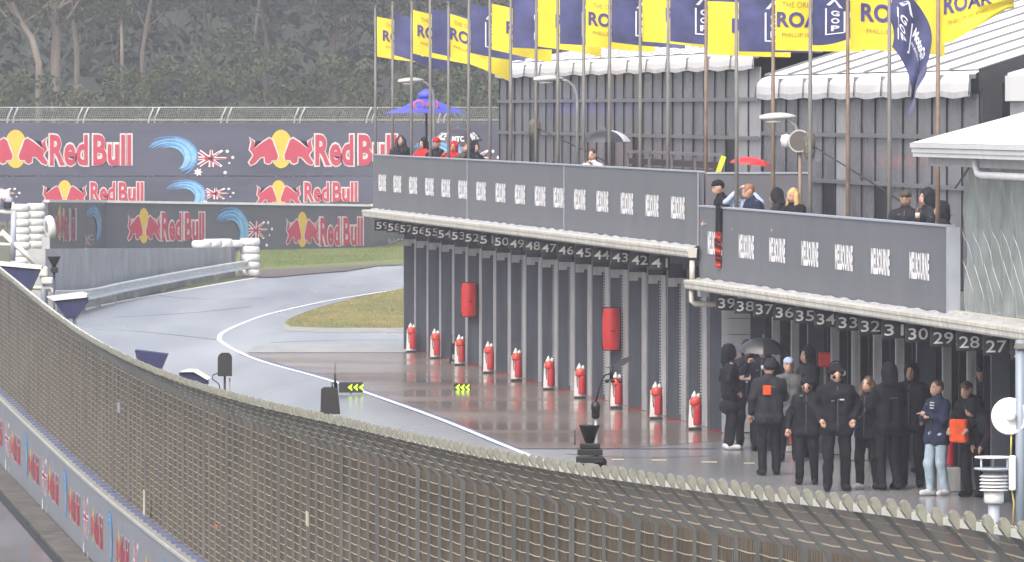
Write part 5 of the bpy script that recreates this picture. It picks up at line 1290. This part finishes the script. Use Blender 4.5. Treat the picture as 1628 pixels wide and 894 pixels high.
    if head == 'hood':
        field_mesh('hood', [e((0,-.015,1.645),(.112,.125,.150)), c((0,-.05,1.50),(0,-.03,1.60),.10,.10), e((0,.15,1.625),(.072,.10,.098),'-e')], .014, hmx, t, .004, seed+3, q)
    elif head in ('hair', 'long', 'cap', 'hooddown', 'bun'):
        hr = [e((0,-.012,1.665),(.086,.106,.104)), e((0,.115,1.60),(.068,.06,.085),'-e'), e((0,.06,1.50),(.2,.2,.06),'-e')]
        if head == 'long': hr = [e((0,-.012,1.665),(.092,.110,.108)), c((.085,-.01,1.64),(.115,.05,1.38),.045,.050), c((-.085,-.01,1.64),(-.115,.05,1.38),.045,.050), c((0,-.07,1.62),(0,-.10,1.36),.075,.07), e((0,.13,1.60),(.052,.065,.080),'-e')]
        if head == 'bun': hr += [e((0,-.06,1.79),(.045,.045,.04))]
        field_mesh('hair', hr, .014, hair, t, .004, seed+3, q)
    if head == 'cap':
        field_mesh('cap', [e((0,-.005,1.70),(.094,.112,.082)), c((-.035,.10,1.695),(.035,.10,1.695),.016,.016), c((-.03,.165,1.685),(.03,.165,1.685),.012,.012), e((0,0,1.60),(.2,.25,.07),'-e')], .013, hmx, t, 0, 0, q)
    if head == 'beanie':
        field_mesh('beanie', [e((0,-.008,1.675),(.094,.112,.105)), c((-.06,.06,1.665),(.06,.06,1.665),.045,.045), c((-.06,-.06,1.65),(.06,-.06,1.65),.045,.045), e((0,.13,1.61),(.075,.08,.05),'-e')], .013, hmx, t, 0, 0, q)
    if mask: field_mesh('face_mask', [e((0,.055,1.585),(.066,.066,.052))], .012, K_BLACK, t, 0, 0, q)
    if lean < .1:
        mb = MB(); mb.bbox((.05, .128, 1.33), (.10, .148, 1.355), .004); mb.build('chest_badge', K_GREY, t)
        mb = MB(); mb.bbox((-.07, -.150, 1.36), (.07, -.132, 1.378), .004); mb.build('back_print', K_GREY, t)
        mb = MB(); mb.tube([Vector((.0, y_, zz))*q for y_, zz in ((.150,.84),(.140,1.0),(.132,1.15),(.134,1.33),(.10,1.46))], .006, 5); mb.build('zip', K_GREY, t)
    mb = MB()
    for sx in (-.033, .033): mb.lathe([(0,-.011),(.009,-.006),(.011,0),(.009,.006),(0,.011)], Vector(T((sx,.094,1.655)))*q, 8)
    mb.build('eyes', K_BLACK, t)
    if phones:
        for sd in (-1, 1):
            mb = MB(); mb.lathe([(0,-.02),(.035,-.018),(.042,0),(.035,.02),(0,.022)], Vector(T((.105*sd,.0,1.635)))*q, 12, axis=(1,0,0)); mb.build('ear_cup', mat('ear_cup_silver', (.5,.5,.5), .3) if sd == phones else K_BLACK, t)
        mb = MB(); mb.tube([Vector(T((.115*math.cos(a), -.02, 1.645 + .158*math.sin(a))))*q for a in [i*math.pi/10 for i in range(11)]], .012, 6); mb.build('headband', K_BLACK, t)
    for ex in extras:
        kind, m_, par = ex[0], ex[1], ex[2]
        if kind == 'patch':       # flat panel on the body: centre, half sizes, outward y
            (x, y, zz), (w_, h_) = par; mb = MB(); mb.bbox((x-w_, y-.012, zz-h_), (x+w_, y+.012, zz+h_), .008); o = mb.build('patch', m_, t)
        elif kind == 'case':
            (x, y, zz), (w_, d_, h_) = par; mb = MB(); mb.bbox((x-w_, y-d_, zz-h_), (x+w_, y+d_, zz+h_), .02); mb.build('carry_case', m_, t)
        elif kind == 'bag': field_mesh('shoulder_bag', [('e', par[0], np.array(par[1]))], .02, m_, t, .004, 5, q)
        elif kind == 'strap': mb = MB(); mb.tube([Vector(T(p_))*q for p_ in par], .012, 6); mb.build('strap', m_, t)
        elif kind == 'stripe':
            for (x, y, zz, w_) in par: mb = MB(); mb.bbox((x-w_, y-.008, zz-.010), (x+w_, y+.008, zz+.010), .004); mb.build('chest_stripe', m_, t)
    return t
def yaw_to(deg): return math.radians(deg)       # 180 faces the camera, 0 faces away, 90 faces left, -90 faces right
# ---- crew at the open bays: column, depth
def pit(label, px, D, yaw, **k): return person(label, W(px, 0, D), yaw_to(yaw), group='people at the open bays', z=.006, seed=int(px), **k)
pit('person in a long black hooded coat with pale shoes', 1160, 125.6, -80, h=1.74, long=True, shoes=K_SHOEW, arms=('pocket','pocket'))
pit('person in a grey and black jacket with hood and dark face mask', 1188, 126.5, 175, h=1.78, jacket=K_CHAR, hoodm=K_CHAR, mask=True, arms=('front','front'), extras=(('stripe', K_WHITE, ((-.08,.15,1.22,.03),(.07,.15,1.20,.03),(-.02,.152,1.16,.05),(.0,.152,1.10,.02))),))
pit('person in dark clothes under the low black umbrella', 1214, 125.2, 165, h=1.80, head='hood', arms=('up','down'), jacket=K_DNAVY)
pit('person seen from behind in black with an orange patch and headphones', 1223, 116.9, 12, h=1.80, head='beanie', phones=-1, arms=('front','down'), stride=.05, jacket=K_CHAR, trousers=K_BLACK, extras=(('patch', K_ORNG, ((-.07,-.142,1.32),(.065,.075))),))
pit('shorter person in black beanie with bare hands hanging down', 1283, 114.0, 172, h=1.62, head='beanie', arms=('low','low'), mask=True, stride=.04, extras=(('stripe', K_GREY, ((.26,.03,1.20,.02),)),))
pit('tall broad person in black jacket with white chest mark and headphones', 1330, 112.0, 185, h=1.88, head='beanie', phones=-1, width=1.08, arms=('pocket','pocket'), stride=.03, mask=True, extras=(('stripe', K_WHITE, ((-.06,.15,1.36,.035),)),))
pit('person in a dark hood with pale headphones behind the short person', 1284, 122.5, 120, h=1.80, head='hood', phones=1, arms=('front','front'), jacket=K_CHAR)
pit('woman with long brown hair in black carrying a blue bag', 1380, 112.5, 150, h=1.68, head='long', hair=H_BROWN, arms=('front','down'), shoes=K_SHOEW, stride=.06, extras=(('bag', K_BLUE, ((.20,.12,1.02),(.12,.07,.11))), ('strap', K_GREY, ((-.06,.13,1.40),(-.02,.16,1.2),(.12,.16,1.05)))))
pit('tall person in black hood turned away beside the grey pillar', 1413, 112.3, 30, h=1.88, head='hood', arms=('front','front'), jacket=K_BLACK, width=1.05)
pit('tall person in black hood with bare face beside the turned away one', 1449, 113.2, 160, h=1.86, head='hood', arms=('pocket','pocket'), jacket=K_BLACK, skin=M_SKIN2, width=1.05)
pit('person half hidden behind the two tall black hooded people', 1470, 117.5, 120, h=1.72, head='hood', jacket=K_DNAVY)
pit('young man in striped navy top and pale jeans with folded arms', 1490, 110.6, 125, h=1.70, head='hair', hair=H_BROWN, jacket=K_NAVY, trousers=K_JEAN, shoes=K_SHOEW, arms=('fold','fold'), stride=.05, extras=(('stripe', K_WHITE, ((-.06,.140,1.37,.05),(-.06,.143,1.33,.05),(-.06,.145,1.29,.045))),))
pit('person in dark jacket bending over an orange bag', 1548, 110.2, 140, h=1.72, head='hooddown', hair=H_BROWN, arms=('rail','rail'), lean=.25, jacket=K_BLACK, extras=(('case', K_ORNG, ((.0,.36,.98),(.15,.05,.17))),))
pit('person in dark cap standing behind the orange bag', 1562, 114.5, 165, h=1.78, head='cap', hair=H_BROWN, jacket=K_DNAVY, hoodm=K_BLACK, extras=(('stripe', K_WHITE, ((.16,.09,1.40,.03),(.17,.09,1.36,.03))),))
pit('person in a black jacket crouched forward behind the white sensor', 1588, 110.0, 110, h=1.60, head='hood', lean=.75, arms=('rail','rail'), jacket=K_CHAR)
pit('person in pale cap behind the crew in the second bay', 1254, 121.5, 180, h=1.66, head='cap', hair=H_BLACK, hoodm=K_PALEB, jacket=K_GREY)
# ---- spectators on the balcony
def bal(label, px, n_, yaw, lower=False, **k):
    s = S_at(px, n_); p = BW(s, n_); return person(label, p, yaw_to(yaw), group='spectators leaning on the balcony', z=2.745 if lower else 3.295, seed=int(px), **k)
bal('dark haired spectator with long hair at the far balcony corner', 637, .30, 190, h=1.76, head='long', hair=H_BLACK, jacket=K_CHAR, arms=('rail','rail'))
bal('spectator with red collar beside the domed umbrella', 673, .35, 140, h=1.70, head='hood', jacket=K_RED, hoodm=K_BLACK, arms=('rail','rail'))
bal('spectator in a dark jacket and red cap under the domed umbrella', 694, .30, 160, h=1.72, head='cap', hoodm=K_RED, jacket=K_BLACK, arms=('rail','rail'))
bal('spectator in a bright red hooded jacket under the domed umbrella', 721, .35, 170, h=1.66, head='hood', jacket=K_RED, arms=('up','rail'))
bal('spectator in a brown coat beside the bright red jacket', 740, .30, 200, h=1.66, head='hair', hair=H_BROWN, jacket=K_OLIVE, arms=('rail','rail'))
bal('spectator in dark navy hood at the edge of the domed umbrella', 755, .28, 215, h=1.66, head='hood', jacket=K_DNAVY, arms=('rail','rail'))
bal('spectator in a pale jacket under the tilted black umbrella', 942, .35, 150, h=1.60, head='hair', hair=H_BROWN, jacket=K_WHITE, arms=('rail','up'))
bal('spectator in black peaked cap leaning over a hanging scarf', 1158, .36, 100, lower=True, h=1.72, head='cap', hair=H_BLACK, hoodm=K_BLACK, jacket=K_BLACK, arms=('rail','rail'), lean=.25)
bal('spectator in pale blue top holding both hands to her hat', 1183, .34, 175, lower=True, h=1.62, head='beanie', hoodm=K_WHITE, jacket=K_PALEB, arms=('head','head'))
bal('ginger haired spectator in a navy jacket bowing forward', 1208, .32, 110, lower=True, h=1.70, head='hair', hair=H_GING, jacket=K_NAVY, arms=('rail','rail'), lean=.30)
bal('spectator in black jacket turned away beside the blonde', 1246, .34, 70, lower=True, h=1.62, head='hood', jacket=K_CHAR, arms=('rail','rail'), lean=.2)
bal('blonde long haired spectator behind the loudspeaker post', 1266, .36, 130, lower=True, h=1.64, head='long', hair=H_BLOND, jacket=K_BLACK, arms=('rail','rail'), lean=.12)
bal('man in camouflage cap holding a bottle at the balcony end', 1440, .36, 165, lower=True, h=1.70, head='cap', hair=H_BROWN, hoodm=K_OLIVE, jacket=K_CHAR, arms=('rail','rail'), skin=M_SKIN2)
bal('tall spectator in a dark grey hood beside the camouflage cap', 1474, .30, 110, lower=True, h=1.74, head='hood', jacket=K_CHAR, arms=('rail','rail'))
bal('short spectator in dark jacket at the last balcony post', 1497, .34, 100, lower=True, h=1.56, head='hood', jacket=K_CHAR, arms=('rail','rail'))
# bottle in the man's hand, scarf over the parapet, helmet-red kit, blue dash on a bay
p = BW(S_at(1459, .50), .50, 0); t = thing('bottle', 'brown glass bottle held at the balcony rail', 'bottle', (p.x, p.y, 4.02))
mb = MB(); mb.lathe([(0,0),(.032,.003),(.034,.02),(.034,.14),(.028,.17),(.013,.20),(.012,.26),(.015,.265),(.015,.28),(0,.28)], (0,0,0), 12); mb.build('glass', mat('brown_glass', (.10,.045,.015), .15), t)
mb = MB(); mb.lathe([(.0355,.04),(.0355,.12)], (0,0,0), 12); mb.build('paper_label', mat('cream_label', (.6,.55,.45), .6), t)
ss = S_at(1143, .80); t = thing('scarf', 'black scarf with red patterned end hanging over the parapet', 'scarf', BW(ss, .80, 4.03), BROT)
def sc(a, b, L=1.05):
    x = -.30 + .60*a; z = -L*b
    return (x*(1-.25*b) + .03*math.sin(5*b), -.012 - .03*math.sin(9*a+3*b)*b - .012*abs(math.sin(7*a)), z)
mb = MB(); mb.grid(lambda a, b: sc(a, b*.42), 10, 8); mb.build('plain_end', K_BLACK, t)
mb = MB(); mb.grid(lambda a, b: sc(a, .42+.58*b), 10, 10); R0 = mb.build('patterned_end', cl('dark_red', (.26,.02,.02)), t)
for i in range(7):
    mb = MB(); b0 = .46 + i*.075; mb.grid(lambda a, b: Vector(sc(.08+.84*a, b0 + .035*b + .03*a)) + Vector((0,-.010,0)), 8, 1); mb.build('band', K_BLACK if i % 3 else K_ORNG, R0)
mb = MB(); bx(mb, -.3, .3, -.14, .012, .0, .02); mb.build('fold', K_BLACK, t)
for px, y, D, w, h, lab in ((1312, 572, 124, .22, .24, 'red kit cover on the pillar behind the tall broad person'), (1609, 608, 112, .16, .18, 'red kit box on the pillar beside the dish antenna')):
    p = W(px, y, D); t = thing('kit_box', lab, 'box', (p.x, p.y, p.z)); mb = MB(); mb.bbox((-w/2,-.06,-h/2),(w/2,.08,h/2), .02); mb.build('shell', M_RED, t); mb = MB(); mb.box((-.02,.081,-p.z+.01),(.02,.11,h/2)); mb.build('bracket', M_STEEL, t)
# ================================================================== wood behind the circuit, haze
def leafmat(name, a, b): return mat(name, a, .7, scale=.45, col2=b, spec=.3)
L_DARK = leafmat('leaf_dark', (.013,.020,.010), (.036,.044,.022)); L_MID = leafmat('leaf_mid', (.024,.042,.012), (.070,.088,.028)); L_OLV = leafmat('leaf_olive', (.034,.050,.018), (.085,.095,.040))
M_TRUNK = mat('pale_gum_bark', (.20,.165,.13), .8, var=.3, scale=2, stretch=(1,1,.3)); M_TRUNKD = mat('dark_bark', (.06,.05,.042), .85, var=.3, scale=2)
def leaves(clumps, per, size, flat=.7):
    # clumps: (x, y, z, rx, ry, rz); small folded leaf sprays spread through each clump, thicker near its skin
    vs = []; 
    for cx, cy, cz, rx, ry, rz in clumps:
        n = int(per*rx*rz); d = rng.normal(0, 1, (n,3)); d /= np.linalg.norm(d, axis=1)[:,None]; r = rng.uniform(.35, 1.05, n)**.5
        c = np.c_[cx + d[:,0]*r*rx, cy + d[:,1]*r*ry, cz + d[:,2]*r*rz]
        a = rng.normal(0,1,(n,3)); a /= np.linalg.norm(a,axis=1)[:,None]; b = np.cross(a, rng.normal(0,1,(n,3))); b /= np.linalg.norm(b,axis=1)[:,None]
        s = size*rng.uniform(.5,1.5,(n,1)); a = a*s; b = b*s*flat
        vs.append(np.stack([c-a, c-b*.6, c+a, c+b*.6], 1))
    v = np.concatenate(vs); n = len(v); return v.reshape(-1,3), np.arange(n*4).reshape(-1,4)
def leafobj(name, clumps, per, size, m, parent=None):
    v, f = leaves(clumps, per, size); me = bpy.data.meshes.new(name); me.from_pydata(v.tolist(), [], f.tolist()); me.materials.append(m); return obj(name, me, parent)
# undergrowth bushes in front (each a thing)
BUSH = [(-40,366,4.2,5.6,'M'),(45,368,4.6,6.2,'D'),(130,364,4.0,5.2,'O'),(205,370,4.4,6.4,'M'),(285,363,4.2,6.6,'M'),(360,368,4.8,7.8,'O'),(435,364,4.2,7.2,'M'),(520,370,4.6,6.6,'D'),(600,365,4.4,6.4,'O'),(690,369,4.8,6.8,'M'),(780,366,4.6,6.6,'D')]
desc = ['low mid green','dense dark','dry olive','mid green rounded','broad leafy','tall olive','tall leafy','dark low','olive spreading','mid green wide','dark rounded']
wher = ['farther along from the crooked pale gum trunk','under the crooked pale gum trunk','between the two straight gum trunks','under the slim leaning trunk','next to the tallest olive shrub','above the middle sponsor wave','behind the middle sponsor bulls','between the middle bulls and the flag row','behind the first flags','behind the blue parasol','behind the far marquee corner']
for k, (px, D, w, hgt, ty) in enumerate(BUSH):
    c = W(px, 0, D); t = thing('shrub', f'{desc[k]} shrub {wher[k]}', 'shrub', (c.x, D, 0), 0, 'shrubs behind the sponsor fence')
    cl_ = []
    hgt *= 1.22
    for i in range(36):
        a = rng.uniform(-1,1); z = rng.uniform(.12,1)**.8*hgt*(1-.35*abs(a)**2); cl_.append((a*w*.55, rng.uniform(-1.2,1.2), z, rng.uniform(.5,1.0), rng.uniform(.5,.9), rng.uniform(.4,.75)))
    leafobj('crown', cl_, 230, .13, {'M':L_MID,'D':L_MID,'O':L_OLV}[ty], t)
    mb = MB()
    for i in range(4): mb.tube([(rng.uniform(-.4,.4),0,0),(rng.uniform(-1,1),rng.uniform(-.4,.4),hgt*.6)], [.06,.02], 5)
    mb.build('stems', M_TRUNKD, t)
# gum trees with bare pale trunks
TREE = [([(60,175),(62,100),(50,60),(35,38),(20,10),(12,-20)], 380, .17, 'crooked pale gum tree leaning over the shrubs'),
        ([(90,175),(88,95),(90,50),(86,20),(82,-20)], 383, .24, 'thick straight pale gum tree beside the crooked one'),
        ([(123,175),(122,80),(118,40),(112,0),(108,-20)], 386, .13, 'slim pale gum tree beside the thick straight one'),
        ([(226,175),(226,85),(232,45),(240,0),(246,-20)], 388, .11, 'slim leaning gum tree above the wide shrubs'),
        ([(195,175),(194,70),(192,20),(196,-20)], 394, .09, 'thin grey gum tree standing back in the wood'),
        ([(420,175),(424,70),(418,20),(425,-20)], 398, .14, 'dark gum tree above the middle sponsor bulls'),
        ([(535,175),(530,70),(538,20),(530,-20)], 396, .14, 'dark gum tree between the bulls and the flag row'),
        ([(655,175),(650,70),(660,10),(655,-20)], 398, .15, 'dark gum tree behind the third and fourth flags'),
        ([(330,175),(334,80),(325,20),(335,-20)], 397, .10, 'thin dark gum tree above the sponsor wave')]
for k, (pts, D, r, lab) in enumerate(TREE):
    b = W(pts[0][0], 0, D); t = thing('gum_tree', lab, 'tree', (b.x, D, 0), 0, 'gum trees in the wood')
    P = [Vector((0,0,0))] + [W(x,y,D) - Vector((b.x,D,0)) for x,y in pts[1:]]; top = P[-1]
    P.append(top + Vector((rng.uniform(-.5,.5),0,.6)))
    m_ = M_TRUNK if k < 5 else M_TRUNKD
    mb = MB(); mb.tube(P, [r*(1.15-.65*i/len(P)) for i in range(len(P))], 8); mb.build('trunk', m_, t)
    cl_ = []
    for i in range(5):
        q = P[min(len(P)-1, 2+i//2)]; e_ = q + Vector((rng.uniform(-2.2,2.2), rng.uniform(-1,1.5), rng.uniform(.6,2.4))); mb = MB(); mb.tube([q, (q+e_)/2 + Vector((0,0,-.2)), e_], [r*.4, r*.28, r*.12], 6); mb.build('limb', m_, t)
        for _ in range(3): cl_.append((e_.x+rng.uniform(-.8,.8), e_.y+rng.uniform(-.6,.6), e_.z+rng.uniform(-.3,.7), rng.uniform(.6,1.2), .8, rng.uniform(.3,.6)))
    for _ in range(7): cl_.append((top.x+rng.uniform(-2.2,2.2), rng.uniform(-1.5,1.5), top.z+rng.uniform(-1.6,.4), rng.uniform(.8,1.5), 1.0, rng.uniform(.5,.9)))
    leafobj('crown', cl_, 130, .14, L_OLV if k < 3 else L_DARK, t)
# the wood behind, one mass
cl_ = []
for x in np.arange(-48, 62, 2.6):
    for z in np.arange(1.0, 12.4, 1.7):
        cl_.append((x + rng.uniform(-1,1), 404 + rng.uniform(-5,8), min(11.6, z + rng.uniform(-.6,.6)), rng.uniform(1.3,2.4), rng.uniform(1.2,2), rng.uniform(.9,1.6)))
w_ = leafobj('dense_wood', cl_, 62, .30, L_DARK); tag(w_, 'dense dark evergreen wood filling the background', 'wood', kind='stuff')
mb = MB()
for x in np.arange(-50, 64, 2.2):
    z = 0; mb.tube([(x+rng.uniform(-.8,.8), 406+rng.uniform(-4,4), 0), (x+rng.uniform(-1.5,1.5), 408, 14)], [.16,.07], 6)
mb.build('wood_trunks', M_TRUNKD, w_)
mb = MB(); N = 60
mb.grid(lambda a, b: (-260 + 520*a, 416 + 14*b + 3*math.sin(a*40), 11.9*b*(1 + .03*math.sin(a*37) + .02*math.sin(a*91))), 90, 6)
h_ = mb.build('wooded_hill', leafmat('hill_shade_leaf', (.010,.014,.008), (.022,.028,.014))); struct(h_)  # leaf colour darkened to stand for shade in the gaps of the wood
# rain haze: one even box of air round everything
M_HZ = bpy.data.materials.new('rain_haze'); M_HZ.use_nodes = True; t_ = M_HZ.node_tree; t_.nodes.remove(t_.nodes['Principled BSDF'])
pv = t_.nodes.new('ShaderNodeVolumePrincipled'); pv.inputs['Color'].default_value = (.90,.90,1.0,1); pv.inputs['Density'].default_value = HAZE; pv.inputs['Anisotropy'].default_value = .2
t_.links.new(pv.outputs[0], t_.nodes['Material Output'].inputs['Volume'])
if HAZE > 0:
    mb = MB(); mb.box((-280,-20,-1.1),(280,450,20)); hz = mb.build('haze', M_HZ); tag(hz, 'pale rain haze hanging over the whole circuit', 'haze', kind='stuff')
